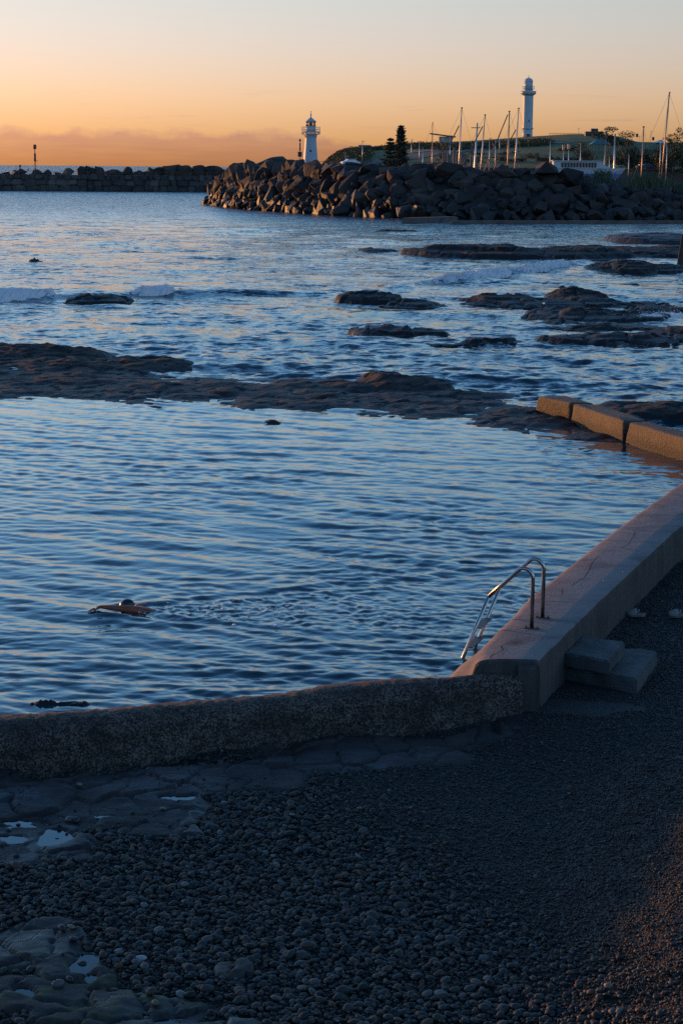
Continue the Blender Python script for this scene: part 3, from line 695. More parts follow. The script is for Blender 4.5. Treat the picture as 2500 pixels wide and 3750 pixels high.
def rough_wall():
    xs = np.concatenate([np.linspace(-14, -4.6, 40), np.linspace(-4.55, 2.30, 260)])
    prof = [(0.50, -0.9), (0.46, -0.1), (0.36, 0.07), (0.22, 0.15), (0.05, 0.18), (-0.12, 0.165), (-0.24, 0.11), (-0.33, 0.02), (-0.38, -0.10), (-0.41, -0.22), (-0.42, -0.34), (-0.40, -0.42), (-0.38, -0.7)]
    # resample the profile
    pr = np.array(prof); tt = np.linspace(0, len(pr) - 1, 44); pr = np.stack([np.interp(tt, range(len(pr)), pr[:, k]) for k in range(2)], -1)
    X = np.repeat(xs[:, None], len(pr), 1); k = np.arange(len(pr))[None, :] * 0.045
    d = fbm(X * 0.8, k * 2.0, 3, seed=91) - 0.5; f = fbm(X * 14, k * 16 + X * 3, 3, 0.6, seed=92) - 0.5
    zmul = 1 + 0.10 * (fbm(X * 0.5, X * 0 + 1, 3, seed=93) - 0.5)
    off = pr[None, :, 0] * (1 + 0.30 * d) * np.where(pr[None, :, 0] < 0, 1 - 0.45 * ss(0.5, 2.0, X), 1 - 0.5 * ss(0.8, 1.5, X)) + 0.035 * f
    z = np.where(pr[None, :, 1] > -0.25, (pr[None, :, 1] + 0.25) * (RIDGE_Z(X) + 0.25) / 0.43 - 0.25, pr[None, :, 1]) * zmul + 0.06 * d * (pr[None, :, 1] > -0.05) + 0.03 * f * (pr[None, :, 0] > -0.3)
    slope = np.gradient(rough_y(xs), xs)[:, None]; L = np.sqrt(1 + slope ** 2)
    V = np.stack([X - slope / L * off * 0.6, rough_y(xs)[:, None] + off / L, z], -1).reshape(-1, 3)
    F = grid_faces(len(xs), len(pr))
    n = len(xs) * len(pr)
    me = mesh_np('pitted_wall', V, F)
    o = link('pitted_wall', me, M['pitted'])
    bm = bmesh.new(); bm.from_mesh(me); bmesh.ops.contextual_create(bm, geom=[e for e in bm.edges if e.is_boundary and all(v.co.x > 2.0 for v in e.verts)]); bmesh.ops.recalc_face_normals(bm, faces=bm.faces); bm.to_mesh(me); bm.free()
    tag(o, 'low rounded wall of dark pitted concrete between the pool and the pebbles', 'wall')
rough_wall()

# concrete blocks of the outer barrier
def barrier():
    def block(name, bl, br, tl, tr, kl, kr, label):
        # face bottom left/right, face top left/right, back top left/right
        pts = [np.array(p, float) for p in (bl, br, tl, tr, kl, kr)]
        c = (pts[0] + pts[1]) / 2; o = Vector(c)
        bm = bmesh.new()
        blo = pts[4].copy(); blo[2] = -0.4; bro = pts[5].copy(); bro[2] = -0.4
        q = [pts[0] - [0, 0, 0.35], pts[1] - [0, 0, 0.35], pts[3], pts[2], blo, bro, pts[5], pts[4]]
        vs = [bm.verts.new(Vector(p) - o) for p in q]
        for f in ((0, 1, 2, 3), (5, 4, 7, 6), (3, 2, 6, 7), (1, 0, 4, 5), (0, 3, 7, 4), (2, 1, 5, 6)): bm.faces.new([vs[i] for i in f])
        bmesh.ops.recalc_face_normals(bm, faces=bm.faces)
        bmesh.ops.bevel(bm, geom=list(bm.edges), offset=0.07, segments=3, affect='EDGES', profile=0.6)
        bmesh.ops.subdivide_edges(bm, edges=[e for e in bm.edges if e.calc_length() > 0.25], cuts=6, use_grid_fill=True)
        for v in bm.verts:
            w = v.co + o; n = float(fbm(np.array([w.x * 2.5 + w.z * 3]), np.array([w.y * 2.5]), 4, seed=95)[0] - 0.5)
            v.co += v.normal * 0.07 * n
        for f in bm.faces: f.smooth = True
        me = bpy.data.meshes.new(name); bm.to_mesh(me); bm.free()
        ob = link(name, me, M['barnacle']); ob.location = o
        tag(ob, label, 'concrete block', 'blocks of the outer pool barrier')
    block('barrier_block', (5.21, 54.2, .2), (5.99, 52.35, .15), (5.27, 53.6, .55), (5.96, 52.02, .55), (6.04, 53.9, .55), (6.6, 52.02, .55), 'farthest and shortest concrete block of the orange lit barrier on the reef')
    block('barrier_block', (5.99, 52.2, .15), (6.88, 48.62, .05), (6.04, 51.85, .55), (6.88, 48.45, .55), (6.72, 51.85, .55), (7.46, 48.6, .55), 'middle concrete block of the orange lit barrier on the reef')
    block('barrier_block', (6.87, 48.5, .05), (8.72, 42.6, 0), (6.97, 48.2, .55), (8.66, 42.4, .55), (7.5, 48.35, .55), (9.3, 42.8, .55), 'nearest concrete block of the orange lit barrier cut off at the picture edge')
def barnacle_mat():
    m, nt, b = new_mat('barnacled_concrete')
    p = pos(nt); z = nd(nt, 'ShaderNodeSeparateXYZ', {0: p}).outputs[2]
    n = noise(nt, p, 1.6, 6, 0.6); n2 = noise(nt, p, 16, 5, 0.7)
    c = ramp(nt, n, [(0.3, (0.07, 0.052, 0.036)), (0.7, (0.16, 0.115, 0.075))])
    c = mixc(nt, 0.5, c, ramp(nt, n2, [(0.3, 0.45), (0.65, 1.0)]), 'MULTIPLY')
    low = nd(nt, 'ShaderNodeMapRange', {0: mth(nt, 'ADD', z, mth(nt, 'MULTIPLY', mth(nt, 'SUBTRACT', n2, 0.5), 0.7)), 1: 0.14, 2: 0.30, 3: 1.0, 4: 0.0}).outputs[0]
    c = mixc(nt, low, c, (0.022, 0.018, 0.014))
    nt.links.new(c, b.inputs['Base Color']); b.inputs['Roughness'].default_value = 0.75
    bump(nt, b, n2, 0.9, 0.05)
    return m
M['barnacle'] = barnacle_mat()
barrier()

# ------------------------------------------------------------------ steps beside the wall
def slab(name, corners, z0, z1, bev, material, parent, org):
    bm = bmesh.new(); vs = [bm.verts.new((x - org[0], y - org[1], z - org[2])) for z in (z0, z1) for x, y in corners]
    for f in ((3, 2, 1, 0), (4, 5, 6, 7), (0, 1, 5, 4), (1, 2, 6, 5), (2, 3, 7, 6), (3, 0, 4, 7)): bm.faces.new([vs[i] for i in f])
    bmesh.ops.recalc_face_normals(bm, faces=bm.faces)
    bmesh.ops.bevel(bm, geom=list(bm.edges), offset=bev, segments=3, affect='EDGES')
    bmesh.ops.subdivide_edges(bm, edges=[e for e in bm.edges if e.calc_length() > 0.2], cuts=8, use_grid_fill=True)
    for v in bm.verts:
        w = v.co; v.co += v.normal * 0.045 * float(fbm(np.array([w.x * 6 + w.z * 5]), np.array([w.y * 6]), 3, seed=96)[0] - 0.5)
    for f in bm.faces: f.smooth = False
    me = bpy.data.meshes.new(name); bm.to_mesh(me); bm.free()
    return link(name, me, material, parent)
st = thing('concrete_steps', 'two grey concrete steps leading up to the smooth pool wall', 'steps', (3.5, 25.9, -0.14))
slab('lower_step', [(2.93, 26.0), (3.86, 25.22), (4.38, 26.80), (3.42, 27.1)], -0.30, 0.06, 0.022, M['step'], st, (3.5, 25.9, -0.14))
slab('upper_step', [(2.98, 25.83), (3.53, 25.42), (3.88, 26.50), (3.34, 26.86)], 0.055, 0.25, 0.022, M['step'], st, (3.5, 25.9, -0.14))

# ------------------------------------------------------------------ ladder
def ladder():
    t = thing('pool_ladder', 'stainless steel pool ladder with two curved handrails bolted to the wall', 'ladder', (2.67, 26.45, 0.506))
    o = np.array([2.67, 26.45, 0.506]); d = np.array([-0.95, 0.31, 0]); d /= np.linalg.norm(d); w = np.array([0.21, 0.65, 0]); w /= np.linalg.norm(w)
    def rail(base):
        b = np.array(base) - o
        pts = [b, b + [0, 0, 0.55]]
        for k in range(9):
            a = math.pi / 2 * k / 8 * 1.28                                   # the bend at the top
            pts.append(b + d * (0.13 * (1 - math.cos(a))) + np.array([0, 0, 0.70 + 0.13 * math.sin(a) - 0.013]))
        end = b + d * 0.60 + np.array([0, 0, 0.395])
        for k in (0.5, 1.0): pts.append(pts[10] * (1 - k) + end * k)
        up = MB().tube(pts, 0.028, 12)
        r = up.build('handrail', M['steel'], t)
        leg = MB().tube([end, b + d * 0.99 + np.array([0, 0, -0.60]), b + d * 1.08 + np.array([0, 0, -0.85])], 0.026, 12).build('stringer', M['steel'], t)
        pl = MB().box(b + np.array([0, 0, 0.006]), (0.19, 0.085, 0.012), math.atan2(-0.25, 1)).build('base_plate', M['plate'], t)
        for s in (-1, 1):
            MB().lathe([(0.012, 0), (0.012, 0.012), (0.006, 0.014), (0.006, 0.03)], 8, tuple(b + np.array([0.075 * s, -0.018 * s, 0.012]))).build('bolt', M['plate'], pl)
        return b, end
    b0, e0 = rail((2.569, 26.15, 0.506)); b1, e1 = rail((2.779, 26.80, 0.506))
    def on(b, e, f): return e + (b + d * 0.99 + np.array([0, 0, -0.60]) - e) * f
    for f in (0.46, 0.74, 0.98):
        p, q = on(b0, e0, f), on(b1, e1, f); c = (p + q) / 2 + d * -0.02; L = np.linalg.norm(q - p)
        ang = math.atan2((q - p)[1], (q - p)[0])
        m = MB().box((c[0], c[1], c[2]), (L * 0.94, 0.11, 0.012), ang)
        m.box((c[0] - d[0] * -0.055, c[1] - d[1] * -0.055, c[2] - 0.016), (L * 0.94, 0.012, 0.045), ang)
        m.build('tread', M['tread'], t)
ladder()

# ------------------------------------------------------------------ sandals
M['foam_shoe'] = plain('pale_foam_rubber', (0.24, 0.205, 0.19), 0.7, var=0.12, scale=20)
M['shoe_inside'] = plain('shoe_inside', (0.22, 0.19, 0.18), 0.8, var=0.1, scale=20)
M['hole'] = plain('hole_dark', (0.03, 0.028, 0.03), 0.9, var=0.1)
def weld(o):
    bm = bmesh.new(); bm.from_mesh(o.data); bmesh.ops.remove_doubles(bm, verts=bm.verts, dist=0.0005); bm.to_mesh(o.data); bm.free()
def clog(loc, rz, label):
    t = thing('clog', label, 'shoe', loc, rz, 'pale clogs left on the shingle')
    L = 0.275
    # outline half width along the length (0 heel .. 1 toe)
    def hw(u): return 0.036 + 0.018 * ss(0.0, 0.15, u) * (1 - ss(0.85, 1.05, u)) + 0.010 * math.sin(math.pi * min(1, max(0, (u - 0.45) / 0.5)))
    N = 26; us = np.linspace(0, 1, N)
    sole = MB(); vs = []; n = 2 * N
    out = [(u * L, float(hw(u)) * math.sqrt(max(0.0, 1 - max(0, (u - 0.8) / 0.2) ** 2 * 0.8)) * math.sqrt(max(0.05, min(1, (u + 0.02) / 0.12)))) for u in us]
    loop = [(x, y) for x, y in out] + [(x, -y) for x, y in reversed(out)]
    for z, k in ((0.0, 0.94), (0.012, 1.0), (0.03, 1.0), (0.034, 0.96)):
        vs += [(L / 2 + (x - L / 2) * (0.99 if k < 1 else 1), y * k, z + 0.012 * max(0, (x / L - 0.7) / 0.3) ** 2 + 0.006 * (1 - x / L)) for x, y in loop]
    fs = [(r * n + k, r * n + (k + 1) % n, (r + 1) * n + (k + 1) % n, (r + 1) * n + k) for r in range(3) for k in range(n)]
    sole.add(vs, fs, True); sole.f += [tuple(reversed(range(n))), tuple(3 * n + k for k in range(n))]; sole.sm += [False, False]
    sole.build('sole', M['foam_shoe'], t)
    up = MB(); rows = []
    for u in np.linspace(0.0, 1.0, 30):
        x = u * L; w = float(np.interp(u, us, [o_[1] for o_ in out])) * 0.97
        h = 0.030 + (0.062 * ss(0.40, 0.52, u) * (1 - 0.72 * ss(0.55, 1.0, u)) if u > 0.38 else 0.0) + 0.020 * ss(0.2, 0.0, u) + 0.012
        rows.append([(x + 0.0, w * math.cos(a), 0.022 + h * math.sin(a) ** (0.8 if u > 0.42 else 0.5) * (1.0)) for a in np.linspace(0, math.pi, 15)])
    for i in range(len(rows) - 1):
        u = i / 29
        rng = range(14) if u >= 0.44 else [0, 1, 12, 13]
        for k in rng:
            up.add([rows[i][k], rows[i + 1][k], rows[i + 1][k + 1], rows[i][k + 1]], [(0, 1, 2, 3)], True)
    o = up.build('upper', M['foam_shoe'], t); weld(o)
    md = o.modifiers.new('thick', 'SOLIDIFY'); md.thickness = 0.006
    pts = [(0.125 - 0.035 * math.sin(a), 0.050 * math.cos(a), 0.055 + 0.055 * math.sin(a) ** 0.8) for a in np.linspace(0, math.pi, 15)]
    st_ = MB()
    for p, q in zip(pts[:-1], pts[1:]):
        st_.add([(p[0] - 0.011, p[1], p[2]), (q[0] - 0.011, q[1], q[2]), (q[0] + 0.011, q[1], q[2] + 0.004), (p[0] + 0.011, p[1], p[2] + 0.004)], [(0, 1, 2, 3)], True)
    s = st_.build('strap', M['foam_shoe'], t); weld(s); md = s.modifiers.new('thick', 'SOLIDIFY'); md.thickness = 0.006
    for sgn in (-1, 1): MB().lathe([(0.011, -0.004), (0.011, 0.004), (0.006, 0.006)], 10).build('rivet', M['hole'], t).matrix_local = Matrix.Translation((0.125, sgn * 0.053, 0.055)) @ Matrix.Rotation(-sgn * math.pi / 2, 4, 'X')
    for k, (u, a) in enumerate([(0.62, 0.9), (0.7, 1.3), (0.78, 0.9), (0.66, 1.9), (0.75, 1.85), (0.6, 1.45), (0.72, 0.55), (0.84, 1.35)]):
        w = float(np.interp(u, us, [o_[1] for o_ in out])) * 0.97; h = 0.042 + 0.062 * (1 - 0.72 * float(ss(0.55, 1.0, u)))
        MB().lathe([(0.004, -0.003), (0.004, 0.003)], 8, (u * L, w * math.cos(a), 0.022 + h * math.sin(a) ** 0.8 + 0.002)).build('vent_hole', M['hole'], t)
def on_beach(px, py):
    z = -0.1
    for _ in range(6): p = P(px, py, z); z = float(beach_z(np.array([p[0]]), np.array([p[1]]))[0])
    return np.array([p[0], p[1], z])
q = on_beach(2360, 2262); clog((q[0], q[1], q[2] + 0.012), rad(174), 'pale clog lying closer to the concrete wall, behind the steps')
q = on_beach(2511, 2263); clog((q[0], q[1], q[2] + 0.012), rad(183), 'pale clog half cut off by the edge of the picture')

# ------------------------------------------------------------------ the swimmer
def skin_body(name, verts, edges, radii, material, parent=None, levels=2, root=0, grow=1.0):
    me = bpy.data.meshes.new(name); me.from_pydata([tuple(float(c) for c in v) for v in verts], edges, [])
    o = link(name, me, material, parent)
    sk = o.modifiers.new('skin', 'SKIN'); sk.use_smooth_shade = True; sk.branch_smoothing = 0.6
    for i, r in enumerate(radii):
        d = me.skin_vertices[0].data[i]; r = (r, r) if not isinstance(r, tuple) else r; d.radius = (r[0] * grow, r[1] * grow); d.use_root = (i == root)
    sb = o.modifiers.new('sub', 'SUBSURF'); sb.levels = levels; sb.render_levels = levels
    return o
def merge_skins(parts, name, material, parent):
    bpy.context.view_layer.update(); dg = bpy.context.evaluated_depsgraph_get(); bm = bmesh.new()
    for o in parts:
        me = bpy.data.meshes.new_from_object(o.evaluated_get(dg)); bm.from_mesh(me); bpy.data.meshes.remove(me)
    for o in parts:
        d = o.data; bpy.data.objects.remove(o); bpy.data.meshes.remove(d)
    for f in bm.faces: f.smooth = True; f.material_index = 0
    me = bpy.data.meshes.new(name); bm.to_mesh(me); bm.free()
    return link(name, me, material, parent)
def skin_mat():
    m, nt, b = new_mat('wet_skin')
    n = noise(nt, objco(nt), 9, 4)
    nt.links.new(ramp(nt, n, [(0.3, (0.24, 0.06, 0.032)), (0.7, (0.38, 0.105, 0.055))]), b.inputs['Base Color'])
    b.inputs['Roughness'].default_value = 0.45; b.inputs['Specular IOR Level'].default_value = 0.3; b.inputs['Subsurface Weight'].default_value = 0.08; b.inputs['Subsurface Radius'].default_value = (0.02, 0.008, 0.004)
    return m
M['skin'] = skin_mat()
M['cap'] = plain('navy_cap', (0.012, 0.018, 0.035), 0.3, var=0.15, scale=12)
M['trunks'] = plain('dark_trunks', (0.01, 0.012, 0.02), 0.6)
def swimmer():
    org = P(470, 2245, 0.0); Y = org[1]
    t = thing('person', 'swimmer in a dark cap doing front crawl, one arm stretched forward over the water', 'person', org)
    L = lambda px, py, dy: D(px, py, Y + dy) - org
    V, E, R = [], [], []
    def add(p, r, prev=None):
        V.append(np.array(p, float)); R.append(r)
        if prev is not None: E.append((prev, len(V) - 1))
        return len(V) - 1
    sh = L(492, 2233, 0.02)                                       # near shoulder
    chest = add(L(515, 2243, 0.13), (0.105, 0.088))                # upper back, between the shoulder blades
    mid = add(L(558, 2249, 0.14), (0.10, 0.075), chest)
    waist = add(chest * 0 + V[mid] + [0.22, 0.05, -0.08], (0.12, 0.09), mid)
    hip = add(V[waist] + [0.22, 0.05, -0.09], (0.13, 0.10), waist)
    for s in (-1, 1):
        k1 = add(V[hip] + [0.22, 0.09 * s + 0.03, -0.05], 0.085, hip); k2 = add(V[k1] + [0.26, 0.01 * s, -0.04], 0.06, k1)
        k3 = add(V[k2] + [0.36, 0.02, -0.03 - 0.05 * s], 0.038, k2); k4 = add(V[k3] + [0.2, 0.0, -0.05], 0.028, k3)
    neck = add(L(482, 2232, 0.27), 0.062, chest)
    head = add(L(468, 2220, 0.32), (0.092, 0.092), neck); top = add(L(455, 2228, 0.32), (0.080, 0.085), head)
    s1 = add(L(489, 2231, 0.03), 0.066, chest)
    s2 = add(L(456, 2231, -0.02), 0.050, s1)
    el = add(L(426, 2228, -0.05), 0.036, s2)
    f1 = add(L(402, 2225, -0.06), 0.037, el)
    wr = add(L(368, 2222, -0.07), 0.022, f1)
    palm = add(L(352, 2229, -0.075), (0.036, 0.020), wr)
    # far shoulder and arm pulling under water
    a1 = add(V[chest] + [-0.03, 0.26, 0.035], 0.075, chest); a2 = add(V[a1] + [-0.18, 0.08, -0.20], 0.05, a1); a3 = add(V[a2] + [0.10, -0.05, -0.24], 0.035, a2)
    parts = [skin_body('body', V, E, R, M['skin'], None, 2, 0, 1.15)]
    # five fingers, unequal and slightly bent
    k0 = V[palm]; fwd = (L(320, 2241, -0.09) - V[palm]); fl = np.linalg.norm(fwd); fwd /= fl
    lat = np.cross(fwd, [0, 0, 1]); lat /= np.linalg.norm(lat); up = np.cross(lat, fwd)
    for i, (off, ln) in enumerate([(-0.028, 0.80), (-0.010, 0.98), (0.009, 0.93), (0.027, 0.72)]):
        b = k0 + lat * off * 0.9 + fwd * 0.005; e = k0 + lat * off * 1.35 + fwd * fl * ln
        parts.append(skin_body('finger', [b, b * 0.62 + e * 0.38 + up * 0.010, b * 0.3 + e * 0.7 + up * 0.008, e], [(0, 1), (1, 2), (2, 3)], [0.012, 0.011, 0.0095, 0.007], M['skin'], None, 1))
    b = k0 - lat * 0.022 - fwd * 0.02
    parts.append(skin_body('thumb', [b, b - lat * 0.022 + fwd * 0.025 - up * 0.006, b - lat * 0.024 + fwd * 0.058 - up * 0.010], [(0, 1), (1, 2)], [0.014, 0.012, 0.009], M['skin'], None, 1))
    merge_skins(parts, 'body', M['skin'], t)
    # ear and cap
    cap = bmesh.new(); bmesh.ops.create_uvsphere(cap, u_segments=28, v_segments=18, radius=1.0)
    for v in cap.verts: v.co = Vector((v.co.x * 0.118, v.co.y * 0.095, v.co.z * 0.10 * (1 if v.co.z > 0 else 0.75)))
    for f in cap.faces: f.smooth = True
    me = bpy.data.meshes.new('swim_cap'); cap.to_mesh(me); cap.free()
    c = link('swim_cap', me, M['cap'], t); c.location = L(466, 2217, 0.32); c.rotation_euler = (0, rad(-12), 0)
    tr = MB().lathe([(0.115, 0), (0.145, 0.06), (0.135, 0.2), (0.12, 0.24)], 16).build('swim_trunks', M['trunks'], t)
    tr.matrix_local = Matrix.Translation(Vector(V[waist] + [0.12, 0.03, -0.05])) @ Matrix.Rotation(rad(112), 4, 'Y')
    return t
swimmer()
M['foam'] = plain('white_foam', (0.82, 0.78, 0.77), 0.75, var=0.06, scale=8)
def blob_proto(sub, seed, amp):
    bm = bmesh.new(); bmesh.ops.create_icosphere(bm, subdivisions=max(sub, 1), radius=1.0) if sub else bmesh.ops.create_icosphere(bm, subdivisions=1, radius=1.0); r = random.Random(seed)
    for v in bm.verts: v.co *= 1 + r.uniform(-amp, amp)
    V = np.array([v.co[:] for v in bm.verts]); F = np.array([[v.index for v in f.verts] for f in bm.faces]); bm.free(); return V, F
def clump_mesh(name, centres, sizes, seed=1, sub=1, amp=0.25, flat=(1, 1, 1)):
    protos = [blob_proto(sub, seed + k, amp) for k in range(4)]; r = np.random.default_rng(seed); Vs, Fs, b = [], [], 0
    for i, (c, s) in enumerate(zip(centres, sizes)):
        v, f = protos[i % 4]; a = r.random() * 6.28; R = np.array([[math.cos(a), -math.sin(a), 0], [math.sin(a), math.cos(a), 0], [0, 0, 1]])
        Vs.append((v * s * np.array(flat)) @ R.T + c); Fs.append(f + b); b += len(v)
    return mesh_np(name, np.concatenate(Vs), np.concatenate(Fs))
# drops thrown up around the swimmer
r_ = np.random.default_rng(3); cs = []
for k in range(70):
    cs.append(P(330 + 270 * r_.random(), 2232 + 45 * r_.random(), 0.006) + [0, 0, 0.008 * r_.random()])
rw = np.random.default_rng(8); fl, fs_ = [], []
for k in range(260):
    s_ = 3.2 * rw.random() ** 1.8 - 0.25; dd = rw.normal() * (0.10 + 0.16 * max(s_, 0))
    if fbm(np.array([s_ * 2.2]), np.array([dd * 5.0]), 3, seed=88)[0] < 0.5: continue
    fl.append((SW[0] + s_, SW[1] + dd, 0.012 + 0.012 * rw.random())); fs_.append(0.006 + 0.016 * rw.random() ** 2)
tag(link('splash_foam', clump_mesh('splash_foam', np.array(fl), np.array(fs_), 5, 1, 0.3, (1.8, 1.5, 0.5)), M['foam']), 'flecks of foam trailing behind the swimmer', 'splash', kind='stuff')
M['drop'] = plain('water_drop', (0.35, 0.38, 0.42), 0.12, var=0.1)
tag(link('splash_drops', clump_mesh('splash_drops', cs, 0.003 + 0.004 * r_.random(70), 4), M['drop']), 'small water drops splashing around the swimmer', 'splash', kind='stuff')

# ------------------------------------------------------------------ shingle
def pebble_protos(n, sub, seed, mat='pebble'):
    out = []
    for k in range(n):
        r = np.random.default_rng(seed + k); bm = bmesh.new(); bmesh.ops.create_icosphere(bm, subdivisions=sub, radius=0.5)
        ax = np.array([1.0, r.uniform(0.62, 0.95), r.uniform(0.38, 0.68)]); dirs = r.normal(size=(5, 3)); dirs /= np.linalg.norm(dirs, axis=1)[:, None]; amp = r.uniform(0.05, 0.2, 5)
        for v in bm.verts:
            p = np.array(v.co); u = p / np.linalg.norm(p)
            s = 1.0 + sum(a * (max(0, float(u @ d)) ** 2 - 0.3) for a, d in zip(amp, dirs)); s *= 1 + r.uniform(-0.02, 0.02)
            v.co = Vector(p * s * ax)
        for f in bm.faces: f.smooth = True
        me = bpy.data.meshes.new('pebble'); bm.to_mesh(me); bm.free(); me.materials.append(M[mat]); out.append(me)
    return out
def pebble_mat(name='pebble_stone', tone=1.0):
    m, nt, b = new_mat(name)
    r = nt.nodes.new('ShaderNodeObjectInfo').outputs['Random']
    c = ramp(nt, r, [(0.0, (0.010, 0.010, 0.011)), (0.15, (0.026, 0.029, 0.031)), (0.30, (0.052, 0.056, 0.056)), (0.44, (0.018, 0.015, 0.014)), (0.56, (0.075, 0.064, 0.054)), (0.69, (0.11, 0.078, 0.055)), (0.78, (0.055, 0.068, 0.068)),
                     (0.85, (0.16, 0.10, 0.062)), (0.915, (0.20, 0.075, 0.032)), (0.95, (0.18, 0.165, 0.15)), (0.985, (0.34, 0.31, 0.27))], 'CONSTANT')
    n = noise(nt, objco(nt), 6, 4, 0.6)
    c = mixc(nt, 0.5, c, ramp(nt, n, [(0.3, 0.5), (0.7, 1.0)]), 'MULTIPLY')
    c = mixc(nt, 1.0, c, (tone, tone, tone), 'MULTIPLY')
    nt.links.new(c, b.inputs['Base Color']); b.inputs['Roughness'].default_value = 0.62
    bump(nt, b, noise(nt, objco(nt), 25, 3), 0.2, 0.02)
    return m
M['pebble'] = pebble_mat(tone=0.55); M['shingle'] = pebble_mat('shingle_stone_shaded', 0.34)  # fine stones are coloured darker to stand for shade between the pebbles
BIG = pebble_protos(8, 2, 100); SMALL = pebble_protos(6, 1, 200, 'shingle')
def scatter(spacing, seed, prob, dz, size, x0=-8.5, x1=9.0, y0=12.6, y1=34.0):
    r = np.random.default_rng(seed)
    X, Y = np.meshgrid(np.arange(x0, x1, spacing), np.arange(y0, y1, spacing)); X = (X + spacing * (r.random(X.shape) - 0.5) * 1.1).ravel(); Y = (Y + spacing * (r.random(Y.shape) - 0.5) * 1.1).ravel()
    u = X / Y
    keep = (u > -0.31) & (u < 0.25) & ((Y < rough_y(X) - 0.36) | (X > wall_b(Y) + 0.02)) & ~((Y > rough_y(X) - 0.36) & (X < wall_b(Y) + 0.02))
    X, Y = X[keep], Y[keep]
    keep = r.random(len(X)) < prob(X, Y)
    X, Y = X[keep], Y[keep]
    b = bare_field(X, Y); e, lv = puddle_field(X, Y)
    keep = ((b < 0.04 - 0.10 * r.random(len(X))) | (r.random(len(X)) < 0.006)) & (e > 1.1)
    # keep off the steps
    sx = X - 3.65; sy = Y - 26.1; keep &= ~((np.abs(sx * 0.95 - sy * 0.31) < 0.52) & (np.abs(sx * 0.31 + sy * 0.95) < 0.88))
    X, Y, b = X[keep], Y[keep], b[keep]
    S = size(X, Y, r)
    Z = np.maximum(gravel_z(X, Y), np.where(b > -0.08, shelf_z(X, Y), -9)) + dz(r, len(X), S)
    return np.stack([X, Y, Z], -1), S, r
def coarse(x, y):
    # coarse stones lie on the left and in the middle, fine shingle to the right and along the walls
    c = (x - (-1.0 + 0.32 * (22.8 - y))) / 2.1 + 0.8 * (fbm(x * 0.6, y * 0.6, 3, seed=111) - 0.5)
    return np.clip(1 - c, 0.05, 1) * ss(24.2, 21.6, y) * 0.9 + 0.05
PA, SA, ra_ = scatter(0.050, 1, lambda x, y: 0.35 + 0.65 * coarse(x, y), lambda r, n, s: 0.012 + 0.032 * r.random(n) ** 2, lambda x, y, r: (0.030 + 0.075 * r.random(len(x)) ** 2.4 + 0.07 * (r.random(len(x)) > 0.985) * r.random(len(x))) * (0.36 + 0.74 * coarse(x, y)))
PB, SB, rb_ = scatter(0.028, 2, lambda x, y: np.where(y > 27, 0.5, 0.85), lambda r, n, s: 0.001 + 0.010 * r.random(n), lambda x, y, r: 0.016 + 0.034 * r.random(len(x)) ** 2.2)
def gn_scatter(name, pts, sizes, rng, protos, label):
    me = bpy.data.meshes.new(name); me.vertices.add(len(pts)); me.vertices.foreach_set('co', pts.astype(np.float32).ravel())
    rot = np.stack([rng.normal(0, 0.28, len(pts)), rng.normal(0, 0.28, len(pts)), rng.random(len(pts)) * 6.28], -1).astype(np.float32)
    a = me.attributes.new('rot', 'FLOAT_VECTOR', 'POINT'); a.data.foreach_set('vector', rot.ravel())
    a = me.attributes.new('size', 'FLOAT', 'POINT'); a.data.foreach_set('value', sizes.astype(np.float32))
    me.update(); o = link(name, me); tag(o, label, 'pebbles', kind='stuff')
    cl_ = bpy.data.collections.new(name + '_shapes')
    for p in protos: cl_.objects.link(bpy.data.objects.new('pebble_shape', p))
    ng = bpy.data.node_groups.new(name, 'GeometryNodeTree')
    ng.interface.new_socket('Geometry', in_out='INPUT', socket_type='NodeSocketGeometry'); ng.interface.new_socket('Geometry', in_out='OUTPUT', socket_type='NodeSocketGeometry')
    N = ng.nodes.new; gi, go = N('NodeGroupInput'), N('NodeGroupOutput')
    ci = N('GeometryNodeCollectionInfo'); ci.inputs['Collection'].default_value = cl_; ci.inputs['Separate Children'].default_value = True; ci.inputs['Reset Children'].default_value = True
    ip = N('GeometryNodeInstanceOnPoints'); ip.inputs['Pick Instance'].default_value = True
    ar = N('GeometryNodeInputNamedAttribute'); ar.data_type = 'FLOAT_VECTOR'; ar.inputs[0].default_value = 'rot'
    asz = N('GeometryNodeInputNamedAttribute'); asz.data_type = 'FLOAT'; asz.inputs[0].default_value = 'size'
    er = N('FunctionNodeEulerToRotation')
    lk = ng.links.new
    lk(gi.outputs[0], ip.inputs['Points']); lk(ci.outputs[0], ip.inputs['Instance'])
    lk(ar.outputs['Attribute'], er.inputs[0]); lk(er.outputs[0], ip.inputs['Rotation']); lk(asz.outputs['Attribute'], ip.inputs['Scale'])
    lk(ip.outputs[0], go.inputs[0])
    md = o.modifiers.new('scatter', 'NODES'); md.node_group = ng
    return o
# the stones that show largest are things of their own
show = SA / np.hypot(PA[:, 0], PA[:, 1]) * (np.abs(PA[:, 0] / PA[:, 1] * FPX) < 1270) * ((PA[:, 1] > 15.0) & (PA[:, 1] < 23.5))
big = np.argsort(-show)[:290]; rest = np.ones(len(SA), bool); rest[big] = False
for k, i in enumerate(big):
    o = link('pebble', BIG[k % len(BIG)]); o.location = PA[i] + [0, 0, 0.004]; s = float(SA[i]) * 1.12; o.scale = (s, s, s); o.rotation_euler = (ra_.normal(0, 0.25), ra_.normal(0, 0.25), ra_.random() * 6.28)
    tag(o, 'one of the larger rounded stones lying loose on the shingle', 'pebble', 'larger stones on the shingle')
gn_scatter('pebbles', PA[rest], SA[rest], ra_, BIG, 'rounded grey and brown pebbles of the shingle beach')
gn_scatter('shingle', PB, SB, rb_, SMALL, 'fine shingle between the larger pebbles, coloured dark for the shaded gaps')
